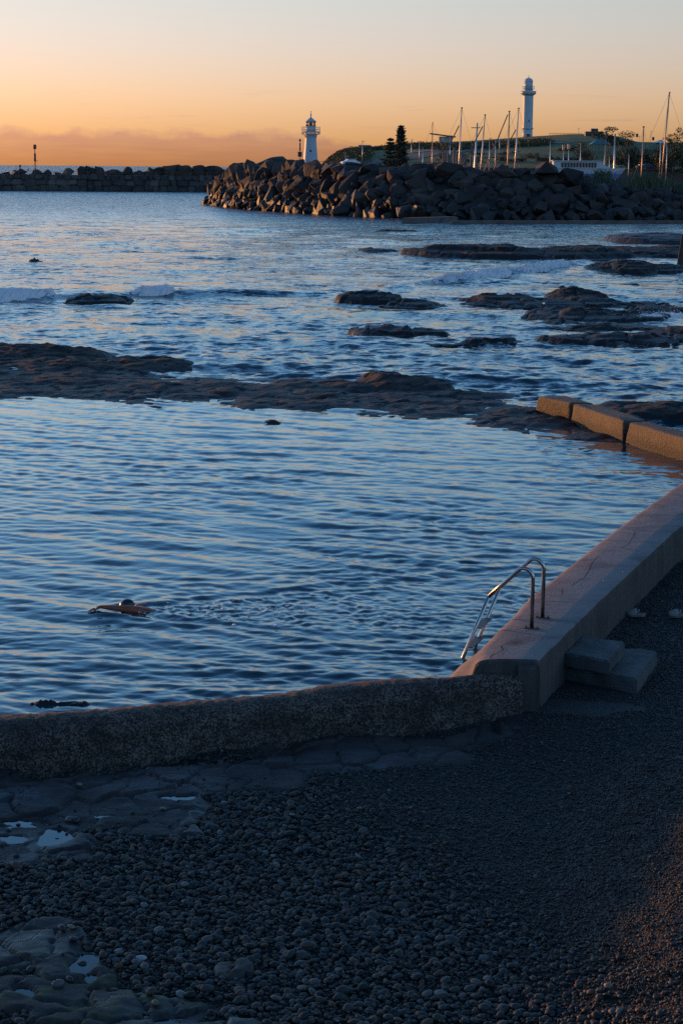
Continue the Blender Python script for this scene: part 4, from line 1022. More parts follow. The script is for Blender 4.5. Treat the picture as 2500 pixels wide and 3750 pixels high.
# a few hand-placed stones on the bare rock and in the puddles
M['wet_stone'] = plain('wet_stone', (0.03, 0.028, 0.028), 0.35, var=0.3, scale=20)
for k, (px, py, s, lab) in enumerate([(292, 2885, 0.075, 'pale brown round stone alone on bare rock below the pitted wall'), (30, 3045, 0.085, 'dark stone standing at the edge of the puddle at the picture edge'), (68, 3022, 0.06, 'small black stone between two puddles near the picture edge'), (255, 3010, 0.12, 'largest grey stone beside the bright puddle'),
        (280, 3012, 0.11, 'black stone touching the grey stone beside the bright puddle'), (219, 3035, 0.055, 'small stone in the middle of the bright puddle'), (246, 3055, 0.065, 'dark stone at the rim of the bright puddle'), (211, 3072, 0.07, 'brown stone at the near rim of the bright puddle'),
        (98, 3340, 0.11, 'black stone at the upper edge of the mossy rock'), (230, 3425, 0.11, 'dark stone between the shingle and the mossy rock'), (262, 3420, 0.085, 'pale brown stone resting against a dark stone at the mossy rock'), (271, 3462, 0.10, 'black stone alone on the mossy rock above a puddle'),
        (300, 3530, 0.10, 'stone half sunk in the puddle on the mossy rock'), (112, 3560, 0.10, 'black stone on the green moss'), (257, 3598, 0.10, 'wet dark stone on the mossy rock below the puddle'), (213, 3625, 0.12, 'grey flat stone embedded in the moss'), (570, 3700, 0.09, 'reddish stone on bare rock at the bottom of the picture'), (510, 3522, 0.13, 'pale oval pebble, the brightest on the shingle')]):
    p = on_beach(px, py); zz = max(float(gravel_z(p[:1], p[1:2])[0]), float(shelf_z(p[:1], p[1:2])[0]))
    o = link('stone', BIG[(k * 3) % len(BIG)].copy()); o.location = (p[0], p[1], zz + s * 0.22); o.scale = (s, s, s * 1.1); o.rotation_euler = (0.1, 0.2, k * 1.3)
    o.data.materials.clear(); o.data.materials.append(plain('single_stone', {0: (0.2, 0.14, 0.10), 10: (0.2, 0.14, 0.10), 16: (0.2, 0.10, 0.07), 17: (0.34, 0.33, 0.32), 3: (0.07, 0.07, 0.07), 15: (0.09, 0.08, 0.08)}.get(k, (0.025, 0.024, 0.025)), 0.5, var=0.3, scale=8))
    tag(o, lab, 'stone')

# ------------------------------------------------------------------ outcrops in the sea
def outcrop(name, label, lst, seed, base=-0.5, step=None, mat='outcrop', warp=0.7, freq=0.35, terr=0.16, rough=0.3, group='rock outcrops standing in the sea'):
    e = ell([(a, b + 3, c * 1.12, max(5, d * 0.75), h * 0.50) for a, b, c, d, h in lst], 0); x0 = min(a[0] - 1.4 * a[2] for a in e) - 1.5; x1 = max(a[0] + 1.4 * a[2] for a in e) + 1.5; y0 = min(a[1] - 1.4 * a[3] for a in e) - 2; y1 = max(a[1] + 1.4 * a[3] for a in e) + 2
    step = step or max((x1 - x0) / 220, 0.1)
    xs = np.arange(x0, x1, step); ys = np.arange(y0, y1, step * 1.15); X, Y = np.meshgrid(xs, ys)
    Z = blobs_z(X, Y, e, base, seed, warp, rough, freq, terr)
    V = np.stack([X, Y, Z], -1).reshape(-1, 3); F = grid_faces(*X.shape); c = V[F].mean(1)
    V, F, _ = compact(V, F[c[:, 2] > base + 0.04])
    org = np.array([V[:, 0].mean(), V[:, 1].mean(), base]); o = link(name, mesh_np(name, V - org, F), M[mat]); o.location = org
    return tag(o, label, 'rock', group)
outcrop('rock_outcrop', 'long flat topped black ledge below the boulder breakwater', [(1900, 935, 420, 22, 1.5), (1650, 930, 200, 18, 1.5), (2300, 925, 330, 26, 1.1), (1500, 928, 70, 14, 1.0), (2050, 945, 220, 12, 0.9)], 121, warp=1.2, freq=0.22, terr=0.4)
outcrop('rock_outcrop', 'small low rock at the seaward end of the long flat ledge', [(1380, 917, 80, 7, 0.5)], 122, warp=0.8, freq=0.25)
outcrop('rock_outcrop', 'humped wet rock where the breaking wave meets the ledge', [(2270, 985, 130, 22, 1.25), (2400, 985, 160, 18, 0.7)], 123, warp=0.8, freq=0.28)
outcrop('rock_outcrop', 'dark dome shaped rock in the middle of the sea', [(1345, 1098, 120, 20, 0.95)], 124)
outcrop('rock_outcrop', 'low broken rock trailing from the dome shaped rock', [(1520, 1118, 130, 11, 0.42)], 125)
outcrop('rock_outcrop', 'long low rock with a raised hump in its middle', [(2080, 1112, 400, 20, 0.45), (2000, 1105, 320, 18, 0.6), (2090, 1092, 120, 16, 1.0), (1800, 1105, 110, 12, 0.5)], 126)
outcrop('rock_outcrop', 'rugged wet rock with water streaming off its seaward end', [(2150, 1190, 260, 22, 0.35), (2180, 1160, 270, 28, 0.7), (2020, 1150, 110, 20, 0.7), (2420, 1135, 200, 14, 0.45)], 127)
outcrop('rock_outcrop', 'broad smooth black rock slab nearest the reef', [(2330, 1205, 300, 20, 0.4), (2300, 1245, 300, 30, 0.62), (2120, 1240, 110, 22, 0.4), (2500, 1225, 260, 26, 0.5)], 128)
outcrop('rock_outcrop', 'blunt ended dark rock left of the low pointed one', [(1490, 1220, 165, 20, 0.62), (1420, 1225, 80, 18, 0.55)], 129)
outcrop('rock_outcrop', 'low pointed rock just in front of the blunt ended one', [(1750, 1250, 170, 14, 0.46), (1640, 1258, 100, 12, 0.25)], 130)
outcrop('rock_outcrop', 'tiny lone rock far out in the open water', [(128, 957, 20, 6, 0.40), (145, 958, 14, 6, 0.28)], 131, step=0.06, warp=0.25, freq=1.2)
outcrop('rock_outcrop', 'wave washed rock between the two patches of white foam', [(350, 1098, 110, 20, 0.75), (300, 1105, 70, 12, 0.6), (420, 1105, 60, 10, 0.6)], 132, warp=0.4)
outcrop('rock_outcrop', 'grey sloping slab at the picture edge above the ledge', [(2420, 882, 180, 14, 1.6)], 134, warp=0.5, freq=0.15, rough=0.12, mat='seastone')
outcrop('rock_outcrop', 'small weedy rock awash beside the pitted wall', [(190, 2577, 100, 9, 0.10), (300, 2585, 90, 6, 0.06)], 139, base=-0.15, step=0.03, warp=0.12, freq=2.5, terr=0.03)
for k, (px, py, w) in enumerate([(1850, 1020, 60), (2060, 1050, 70), (2300, 1045, 60), (1440, 845, 120), (1700, 1290, 0), (650, 1228, 50)]):
    if w: outcrop('rock_outcrop', ['thin awash rock just off the breaking wave', 'low awash rock in front of the humped wet rock', 'flat awash rock by the picture edge', 'dark awash streak of rock off the boulder toe', '', 'barely showing rock in the wave behind the reef'][k], [(px, py, w, 6, 0.22)], 140 + k, warp=0.6)

# ------------------------------------------------------------------ breaking waves
def billow(x, y, seed): return 1 - np.abs(2 * fbm(x, y, 3, 0.55, seed=seed) - 1) * 1.6
def foam_patch(name, label, line, x0, x1, hgt, seed, back=0.5, front=2.2, step=0.075, rdg=None):
    lx = np.array([p[0] for p in line]); ly = np.array([p[1] for p in line])
    X, Dd = np.meshgrid(np.arange(x0, x1, step), np.arange(-front, back, step)); Y = np.interp(X, lx, ly) + Dd
    e = ss(0, 0.4, (X - x0) / (x1 - x0)) * ss(1, 0.55, (X - x0) / (x1 - x0)) * (0.55 + 0.9 * vnoise(X * 0.45, X * 0 + seed)); prof = ss(-front, -0.25 * front, Dd) * ss(back, back * 0.3, Dd)
    n = fbm(X * 0.55, Y * 0.45, 5, 0.6, seed=seed); m = e * prof * 0.85 + 1.5 * (n - 0.5)
    th = np.clip(m, 0, 1)
    thr = 0.05 + 0.55 * fbm(X * 4.5, Y * 3, 4, 0.65, seed=seed + 5); ex = np.clip((m - thr) * 2.5, -1, 1)
    th = ss(0, 0.8, ex)
    Z = (ridge(X, Y, *rdg)[0] if rdg else 0) + hgt * th * (0.3 + 0.6 * billow(X * 0.9, Y * 0.8, seed + 1)) + 0.10 * th * billow(X * 2.6, Y * 2.2, seed + 2) + 0.02 * th * billow(X * 8, Y * 7, seed + 3) - 0.08 * ss(0.5, 0.0, ex) + 0.04
    r = np.random.default_rng(seed); X = X + r.normal(0, 0.012, X.shape); Y = Y + r.normal(0, 0.012, X.shape)
    V = np.stack([X, Y, Z - 0.02], -1).reshape(-1, 3); F = grid_faces(*X.shape); keep = ex.ravel()[F].mean(1) > 0
    V, F, _ = compact(V, F[keep])
    # drops torn off the crest
    k = r.choice(len(V), 160); cs = V[k] + np.stack([r.normal(0, 0.3, 160), r.normal(0, 0.3, 160), np.abs(r.normal(0, 0.10, 160))], -1); pv, pf = blob_proto(1, seed, 0.2); Vs, Fs, b = [V], [np.concatenate([F[:, [0, 1, 2]], F[:, [0, 2, 3]]])], len(V)
    for c in cs: Vs.append(pv * r.uniform(0.008, 0.022) + c); Fs.append(pf + b); b += len(pv)
    o = link(name, mesh_np(name, np.concatenate(Vs), np.concatenate(Fs)), M['foam'])
    return tag(o, label, 'wave', kind='stuff')
foam_patch('breaking_wave', 'white foam of the wave breaking at the picture edge', BRK_A, -21, P(310, 1095)[0], 0.2, 207, 0.8, 2.2, rdg=RIDGE_A)
foam_patch('breaking_wave', 'patch of foam right of the wave washed rock', BRK_A, P(440, 1088)[0], P(670, 1085)[0], 0.16, 217, 0.6, 1.5, 0.05, RIDGE_A)
foam_patch('breaking_wave', 'long line of foam breaking towards the humped wet rock', BRK_B, P(1500, 1020)[0], P(2200, 960)[0], 0.2, 227, 0.8, 2.4, 0.08, RIDGE_B)
foam_patch('breaking_wave', 'white water swirling behind the broad rock slab', [P(2250, 1168), P(2600, 1158)], P(2240, 1170)[0], P(2600, 1160)[0], 0.07, 237, 1.5, 2.4, 0.07)

# ------------------------------------------------------------------ boulders
def boulder_meshes(n, seed, material, name='boulder', box=0.62):
    out = []
    for k in range(n):
        r = np.random.default_rng(seed + k); bm = bmesh.new()
        dims = np.array([1.0, r.uniform(0.7, 0.95), r.uniform(0.6, 0.85)])
        for _ in range(16):
            u = r.normal(size=3); u /= np.linalg.norm(u); c = u / np.max(np.abs(u))
            bm.verts.new(Vector((u * (1 - box) * 1.15 + c * box * 0.86) * 0.5 * dims * r.uniform(0.88, 1.06)))
        h = bmesh.ops.convex_hull(bm, input=bm.verts); bmesh.ops.delete(bm, geom=[g for g in h['geom_interior'] if isinstance(g, bmesh.types.BMVert)], context='VERTS')
        bmesh.ops.dissolve_limit(bm, angle_limit=rad(14), verts=bm.verts, edges=bm.edges)
        bmesh.ops.bevel(bm, geom=list(bm.edges), offset=0.028, segments=2, affect='EDGES', profile=0.6)
        bmesh.ops.triangulate(bm, faces=bm.faces)
        bmesh.ops.subdivide_edges(bm, edges=[e for e in bm.edges if e.calc_length() > 0.22], cuts=1)
        bmesh.ops.triangulate(bm, faces=bm.faces)
        for v in bm.verts:
            w = v.co; v.co += v.normal * 0.05 * float(fbm(np.array([w.x * 4 + w.z * 3 + k]), np.array([w.y * 4 - w.z * 2]), 3, seed=150)[0] - 0.5)
        for f in bm.faces: f.smooth = False
        me = bpy.data.meshes.new(name); bm.to_mesh(me); bm.free(); me.materials.append(material); out.append(me)
    return out
BOULD = boulder_meshes(16, 300, M['boulder'])
def boulder_breakwater():
    base = np.array([P(*p) for p in [(756, 752), (922, 769), (1094, 781), (1267, 792), (1467, 800), (1800, 806), (2200, 809), (2560, 811)]]) + [0, 2.0, 0]
    crest_px = np.array([756, 800, 850, 900, 960, 1050, 1200, 1400, 1600, 1800, 1960, 2050, 2130, 2250, 2330, 2560]); crest_py = np.array([742, 668, 615, 600, 588, 590, 598, 602, 602, 614, 614, 632, 650, 655, 668, 668])
    t = thing('boulder_breakwater', 'mound of large dark boulders below the boat masts and lighthouses', 'breakwater', (12, 275, 0)); o = np.array([12, 275, 0.0])
    seg = np.linalg.norm(np.diff(base, axis=0), axis=1); cum = np.concatenate([[0], np.cumsum(seg)])
    def at(s): return np.array([np.interp(s, cum, base[:, k]) for k in range(3)])
    def crest_z(x, y):
        px = 1250 + x / y * FPX * 0.9965 + 5; py = np.interp(px, crest_px, crest_py); return float(D(px, py, y)[2])
    r = np.random.default_rng(17); n = 0
    # core of small fill that closes the gaps
    rows = []
    for s in np.linspace(-3, cum[-1], 90):
        p = at(max(0, s)); h = max(0.5, crest_z(p[0], p[1] + 11) - 1.7); rows.append([(p[0], p[1] + 0.8, -1.0), (p[0], p[1] + 4, h * 0.42), (p[0], p[1] + 9, h * 0.9), (p[0], p[1] + 12, h), (p[0] + 2, p[1] + 26, h * 0.9), (p[0] + 3, p[1] + 34, -1.0)])
    V = np.array([q for w in rows for q in w]) - o
    link('core', mesh_np('core', V, grid_faces(90, 6), False), M['core'], t)
    nrow = 7
    for row in range(nrow):
        f = row / (nrow - 1); s = -1.0 + 1.3 * (row % 2)
        while s < cum[-1] + 1:
            p = at(min(max(s, 0), cum[-1])); hc = crest_z(p[0], p[1] + 11)
            size = r.uniform(2.2, 4.1) * (0.85 if row < 2 else 1.0 + 0.12 * f) * (0.8 if hc < 4 else 1.0)
            if row == nrow - 1: size *= 1.08
            y = p[1] + 0.6 + f * 10.5; z = f * (hc - size * 0.33) + (0.25 if row == 0 else 0) + r.uniform(-0.45, 0.45) * (1 if row < nrow - 1 else 0.5)
            s += size * (0.74 if row else 0.8) * r.uniform(0.85, 1.15)
            if hc < 1.2 and row > 1: continue
            if hc < 3.5 and row > 3: continue
            b = link('boulder', BOULD[n % 16], None, t); n += 1
            b.location = Vector((p[0] + r.uniform(-0.4, 0.4), y + r.uniform(-0.5, 0.5), z)) - Vector(o)
            k = size; b.scale = (k * r.uniform(0.9, 1.2), k * r.uniform(0.85, 1.1), k * r.uniform(0.85, 1.1)); b.rotation_euler = (r.uniform(-0.6, 0.6), r.uniform(-0.6, 0.6), r.random() * 6.28)
    # small stones wedged in the gaps: one mass
    pv = []; pf = []; nb_ = 0; src = [(np.array([v.co[:] for v in m.vertices]), np.array([list(p.vertices) for p in m.polygons])) for m in BOULD[:6]]
    for k in range(420):
        s = r.random() * cum[-1]; p = at(s); f = r.random() ** 0.8; hc = crest_z(p[0], p[1] + 11); sz = r.uniform(0.9, 2.0); v, fc = src[k % 6]; a = r.random() * 6.28; R_ = np.array([[math.cos(a), -math.sin(a), 0], [math.sin(a), math.cos(a), 0], [0, 0, 1]])
        pv.append((v * sz) @ R_.T + np.array([p[0] + r.uniform(-1, 1), p[1] - 0.2 + f * 10.5, max(0.1, f * (hc - 1.2)) + 0.2]) - o); pf.append(fc + nb_); nb_ += len(v)
    rub = link('rubble', mesh_np('rubble', np.concatenate(pv), np.concatenate(pf), False), M['boulder'], t); rub['kind'] = 'stuff'
    # the big stones that stand out on the skyline
    for px, py, w, h in [(880, 610, 60, 60), (1000, 590, 150, 60), (1085, 590, 75, 50), (1290, 605, 75, 50), (1545, 625, 100, 90), (1640, 625, 110, 110), (1990, 615, 105, 85), (2090, 640, 85, 80), (1860, 620, 110, 70), (1700, 640, 100, 80)]:
        yb = float(np.interp(px, crest_px * 0 + crest_px, crest_px * 0 + np.interp(crest_px, [756, 1467, 2560], [355, 277, 269]))); c = D(px, py + 8, yb)
        b = link('boulder', BOULD[n % 16], None, t); n += 1; b.location = Vector(c - o); m = yb / FPX
        b.scale = (w * m * 1.12, w * m, h * m * 1.12); b.rotation_euler = (r.uniform(-0.2, 0.2), r.uniform(-0.2, 0.2), r.uniform(-0.5, 0.5))
    sp = link('boulder', BOULD[3], None, t); c = D(884, 630, 347); sp.location = Vector(c - o); sp.scale = (1.2, 1.2, 3.6); sp.rotation_euler = (0, rad(12), 0.4)
    return n
M['core'] = rock_mat('rubble_core', (0.02, 0.018, 0.017), (0.045, 0.04, 0.037), None, 0.9, 0.8, 0.9, 0.5)
N_B = boulder_breakwater()

# concrete beams at the toe of the mound
M['beam'] = concrete_mat('old_beam_concrete', (0.13, 0.115, 0.105), (0.06, 0.052, 0.048), 0.3)
def beam(a, b, h, w, label):
    a = np.array(a); b = np.array(b); c = (a + b) / 2; L = np.linalg.norm((b - a)[:2]); bm = bmesh.new(); bmesh.ops.create_cube(bm, size=1.0)
    for v in bm.verts: v.co = Vector((v.co.x * L, v.co.y * w, v.co.z * h))
    bmesh.ops.bevel(bm, geom=list(bm.edges), offset=0.08, segments=2, affect='EDGES')
    me = bpy.data.meshes.new('concrete_beam'); bm.to_mesh(me); bm.free(); o = link('concrete_beam', me, M['beam']); o.location = (c[0], c[1], h / 2 - 0.1); o.rotation_euler = (0, 0, math.atan2(b[1] - a[1], b[0] - a[0]))
    tag(o, label, 'beam')
beam(P(1490, 817), P(1658, 812), 0.75, 1.6, 'short thick concrete beam at the toe of the boulders')
beam(P(1650, 821), P(2560, 819), 0.5, 1.0, 'long thin concrete beam along the toe of the boulders')
M['wall_dark'] = concrete_mat('pylon_concrete', (0.06, 0.054, 0.05), (0.03, 0.027, 0.025), 0.3)
q = P(2497, 968); m_ = MB().add([(-0.45, -0.6, -0.5), (1.2, -0.6, -0.5), (1.2, 0.6, -0.5), (-0.45, 0.6, -0.5), (-0.12, -0.4, 2.1), (1.2, -0.4, 2.1), (1.2, 0.4, 2.1), (-0.12, 0.4, 2.1)], [(3, 2, 1, 0), (4, 5, 6, 7), (0, 1, 5, 4), (1, 2, 6, 5), (2, 3, 7, 6), (3, 0, 4, 7)])
o = m_.build('concrete_pylon', M['wall_dark']); o.location = q; o.rotation_euler = (0, 0, rad(-9.0)); tag(o, 'tapered concrete pylon with an orange lit edge, cut off at the picture edge', 'pylon')

# ------------------------------------------------------------------ far breakwater of squared stone
def rounded_blocks(n, seed):
    out = []
    for k in range(n):
        r = np.random.default_rng(seed + k); bm = bmesh.new(); bmesh.ops.create_cube(bm, size=1.0)
        for v in bm.verts: v.co += Vector(r.uniform(-0.13, 0.13, 3))
        bmesh.ops.bevel(bm, geom=list(bm.edges), offset=0.17, segments=2, affect='EDGES')
        me = bpy.data.meshes.new('stone_block'); bm.to_mesh(me); bm.free(); me.materials.append(M['seastone']); out.append(me)
    return out
def stone_breakwater():
    a = P(-60, 697.5); b = P(900, 704.0); ln = b - a; L = float(np.hypot(ln[0], ln[1])); ang = math.atan2(ln[1], ln[0]); o = a.copy(); o[2] = 0
    t = thing('stone_breakwater', 'low far breakwater of squared stone blocks with a railing on top', 'breakwater', o, ang)
    BL = rounded_blocks(8, 500); r = np.random.default_rng(23); zt = 3.9
    MB().box((L / 2, 3.4, zt / 2 - 0.6), (L, 5.4, zt + 0.7)).build('core', M['seastone'], t)
    MB().box((L / 2 + 5, 3.2, zt + 0.05), (L - 12, 5.2, 0.3)).build('deck', M['seastone'], t)
    z = -0.4
    for hgt in (1.75, 1.55, 1.2):
        x = r.uniform(-1, 0)
        while x < L:
            w = r.uniform(1.4, 3.4) if hgt > 1.3 else r.uniform(1.2, 2.6); k = link('stone_block', BL[int(r.integers(8))], None, t); k.location = (x + w / 2, 0.55 + 0.10 * (z + 0.4) + r.uniform(-0.3, 0.3), z + hgt / 2 + r.uniform(-0.15, 0.15)); k.scale = (w * 1.02, 1.7, hgt * r.uniform(0.85, 1.2)); k.rotation_euler = (r.uniform(-.14, .14), r.uniform(-.13, .13), r.uniform(-.14, .14)); x += w
        z += hgt * 0.97
    # rocks heaped on the seaward side
    m = 530 / FPX
    tops = [(20, 640, 40, 30), (60, 632, 40, 40), (8, 665, 50, 60), (35, 660, 50, 50), (80, 628, 36, 30), (136, 630, 40, 34), (170, 634, 40, 28), (215, 638, 30, 22), (248, 630, 40, 34), (305, 625, 40, 46), (330, 628, 46, 44), (362, 626, 44, 46), (395, 635, 30, 30), (420, 630, 50, 36), (440, 636, 40, 26), (467, 624, 34, 46), (490, 630, 40, 34), (515, 634, 40, 30), (537, 636, 30, 26), (555, 625, 34, 46), (575, 630, 36, 40), (620, 620, 60, 60), (660, 622, 44, 50), (688, 622, 60, 56), (728, 620, 60, 60), (765, 626, 60, 44), (795, 622, 50, 50), (825, 626, 56, 44), (850, 626, 40, 44), (880, 622, 50, 56)]
    for px, py, w, h in tops:
        c = D(px, py + h * 0.12, 534.0) - o; k = link('rock', BOULD[int(r.integers(16))], None, t); ca, sa = math.cos(-ang), math.sin(-ang)
        k.location = (c[0] * ca - c[1] * sa, c[0] * sa + c[1] * ca, c[2]); k.scale = (w * m * 1.25, w * m * 1.2, h * m * 1.3); k.rotation_euler = (r.uniform(-.3, .3), r.uniform(-.5, .5), r.random() * 6.28)
    x = 9.0; n = 0
    while x < L:
        MB().tube([(x, 0.9, zt), (x, 0.9, zt + 1.15)], 0.055, 6).build('railing_post', M['rail'], t); x += 4.4
    for h in (0.62, 1.12): MB().tube([(9, 0.9, zt + h), (L, 0.9, zt + h)], 0.04, 6).build('rail', M['rail'], t)
M['rail'] = plain('weathered_rail', (0.20, 0.12, 0.075), 0.6, 0.4, 0.3)
stone_breakwater()
# beacon pole and two anglers at its end
M['rust'] = plain('rusty_paint', (0.16, 0.075, 0.04), 0.7, 0.2, 0.3)
c = D(130, 632, 528); t = thing('beacon_pole', 'thin rusty beacon pole on the end of the far breakwater', 'beacon', (c[0], c[1], 3.9))
MB().tube([(0, 0, 0), (0, 0, 6.9)], [0.16, 0.11], 8).build('pole', M['rust'], t); MB().lathe([(0.22, 6.7), (0.42, 6.8), (0.42, 7.7), (0.25, 7.9)], 10).build('lantern', M['rust'], t)
MB().lathe([(0.28, 3.6), (0.28, 5.6)], 8).build('sleeve', M['rust'], t); MB().tube([(0, 0, 3.2), (0.75, 0, 3.9)], 0.06, 6).build('bracket', M['rust'], t)
M['dark_cloth'] = plain('dark_clothing', (0.02, 0.022, 0.03), 0.8)
def angler(px, py, Y, zbase, label, sit):
    c = D(px, py, Y); t = thing('person', label, 'person', (c[0], c[1], zbase))
    if not sit:
        V = [(0, 0, 0.95), (0, 0, 1.2), (0, 0, 1.42), (0, 0, 1.55), (0.02, 0, 1.68), (-.1, 0, 0.9), (-.12, 0, 0.48), (-.13, 0.02, 0.05), (.1, 0, 0.9), (.13, 0, 0.48), (.15, 0.03, 0.05), (-.2, 0, 1.4), (-.26, 0.05, 1.12), (-.1, -.2, 1.05), (.2, 0, 1.4), (.27, 0, 1.12), (.22, -.15, 0.95)]
        E = [(0, 1), (1, 2), (2, 3), (3, 4), (0, 5), (5, 6), (6, 7), (0, 8), (8, 9), (9, 10), (2, 11), (11, 12), (12, 13), (2, 14), (14, 15), (15, 16)]; R = [.15, .15, .16, .06, .11, .1, .075, .05, .1, .075, .05, .07, .05, .035, .07, .05, .035]
    else:
        V = [(0, 0, 0.25), (0.02, 0, 0.55), (0.0, 0, 0.75), (-.02, 0, 0.88), (-.05, 0, 1.02), (-.3, -.1, 0.45), (-.38, -.1, 0.05), (-.3, .1, 0.42), (-.4, .12, 0.05), (-.1, -.2, 0.72), (-.3, -.15, 0.6), (0.1, 0.2, 0.72), (-.2, 0.2, 0.6)]
        E = [(0, 1), (1, 2), (2, 3), (3, 4), (0, 5), (5, 6), (0, 7), (7, 8), (2, 9), (9, 10), (2, 11), (11, 12)]; R = [.17, .16, .16, .06, .11, .09, .055, .09, .055, .06, .04, .06, .04]
    merge_skins([skin_body('body', V, E, R, M['dark_cloth'], None, 1, 0)], 'body', M['dark_cloth'], t)
angler(75, 624, 533, 5.0, 'standing angler silhouetted on the end of the far breakwater', False)
angler(105, 630, 532, 4.6, 'crouching angler beside the beacon pole on the far breakwater', True)

# ------------------------------------------------------------------ lighthouses
M['white'] = plain('white_paint', (0.42, 0.48, 0.53), 0.5, var=0.08, scale=0.8)
M['white_trim'] = plain('grey_white_paint', (0.50, 0.52, 0.54), 0.5, var=0.1)
M['iron'] = plain('dark_iron', (0.05, 0.05, 0.055), 0.6, 0.3, 0.2)
def glass_mat(name, tintc, clear):
    m, nt, b = new_mat(name)
    out = nt.nodes['Material Output']; g = nd(nt, 'ShaderNodeBsdfGlossy', {'Color': (0.9, 0.9, 0.9, 1), 'Roughness': 0.05}); tr = nd(nt, 'ShaderNodeBsdfTransparent', {'Color': (*tintc, 1)})
    fr = nd(nt, 'ShaderNodeFresnel', {'IOR': 1.5}); mx = nt.nodes.new('ShaderNodeMixShader'); nt.links.new(mth(nt, 'MULTIPLY_ADD', fr.outputs[0], 0.8, 1 - clear), mx.inputs[0]); nt.links.new(tr.outputs[0], mx.inputs[1]); nt.links.new(g.outputs[0], mx.inputs[2]); nt.links.new(mx.outputs[0], out.inputs['Surface'])
    nt.nodes.remove(b); return m
M['lantern_glass'] = glass_mat('lantern_glass', (0.95, 0.86, 0.62), 0.9)  # orange of the sky behind is put into the glass tint
def breakwater_light():
    c = D(1137, 600, 450.0); zb = 4.6; k = 450 / FPX; X0 = c[0]
    Z = lambda py: float(D(1137, py, 450)[2]) - zb
    t = thing('lighthouse', 'short white lighthouse with a railed gallery and pointed roof behind the boulders', 'lighthouse', (X0, 450, zb))
    zg = Z(485); zc = Z(462.8)
    MB().lathe([(1.75, -1.5), (1.62, Z(592)), (1.36, Z(540)), (1.22, Z(505)), (1.24, Z(497)), (1.34, Z(494)), (1.3, Z(488))], 32).build('tower', M['white'], t)
    MB().lathe([(1.25, Z(506)), (1.36, Z(505)), (1.36, Z(503.5)), (1.25, Z(502.5))], 32).build('moulding', M['white_trim'], t)
    g = MB().lathe([(1.3, zg - 0.05), (2.08, zg), (2.12, zg + 0.12), (2.08, zg + 0.2), (1.0, zg + 0.2)], 32).build('gallery', M['white_trim'], t)
    for i in range(12):
        a = 2 * math.pi * i / 12; p = lambda r, z: (r * math.cos(a), r * math.sin(a), z)
        MB().tube([p(1.24, zg - 1.0), p(1.45, zg - 0.55), p(1.95, zg - 0.06)], 0.06, 5).build('bracket', M['white_trim'], g)
        MB().tube([p(2.02, zg - 0.5), p(2.02, zg)], 0.07, 5).build('pendant', M['white_trim'], g)
    for i in range(32):
        a = 2 * math.pi * i / 32; MB().tube([(2.05 * math.cos(a), 2.05 * math.sin(a), zg + 0.2), (2.05 * math.cos(a), 2.05 * math.sin(a), zg + 1.2)], 0.022 if i % 4 else 0.04, 5).build('baluster', M['white_trim'], g)
    for h in (0.65, 1.2): MB().tube([(2.05 * math.cos(2 * math.pi * i / 32), 2.05 * math.sin(2 * math.pi * i / 32), zg + h) for i in range(33)], 0.03, 6, False).build('handrail', M['white_trim'], g)
    z1 = Z(462.5); z2 = Z(446)
    MB().lathe([(1.10, zg + 0.2), (1.08, z1)], 32).build('watch_room', M['white'], t)
    gl = MB().lathe([(1.06, z1), (1.06, z2)], 16).build('lantern_glass', M['lantern_glass'], t)
    for i in range(12):
        a0 = 2 * math.pi * i / 12; a1 = 2 * math.pi * (i + 1) / 12; p = lambda a, z: (1.07 * math.cos(a), 1.07 * math.sin(a), z)
        MB().tube([p(a0, z1), p(a1, z2)], 0.035, 5).build('glazing_bar', M['iron'], gl); MB().tube([p(a1, z1), p(a0, z2)], 0.035, 5).build('glazing_bar', M['iron'], gl)
    MB().lathe([(0.12, z1 - 0.2), (0.28, z1 + 0.15), (0.40, z1 + 0.5), (0.28, z1 + 0.85), (0.1, z2)], 16).build('lens', M['iron'], t)
    rf = MB().lathe([(1.22, z2 - 0.02), (1.27, z2 + 0.08), (0.75, z2 + 0.45), (0.22, z2 + 0.9), (0.10, z2 + 1.15)], 24).build('roof', M['white'], t)
    MB().lathe([(0.10, z2 + 1.1), (0.09, z2 + 1.3), (0.19, z2 + 1.45), (0.19, z2 + 1.6), (0.06, z2 + 1.75), (0.04, z2 + 2.2)], 12).build('finial', M['white_trim'], rf)
    MB().tube([(-0.14, 0, z2 + 2.12), (0.14, 0, z2 + 2.2)], 0.06, 5).tube([(0, 0, z2 + 2.0), (0, 0, z2 + 2.4)], 0.03, 5).build('weather_vane', M['iron'], rf)
    w = MB().lathe([(0.24, -0.06), (0.24, 0.06)], 14).build('porthole', M['iron'], t); w.matrix_local = Matrix.Translation((0.02, -1.40, Z(553))) @ Matrix.Rotation(math.pi / 2, 4, 'X')
breakwater_light()
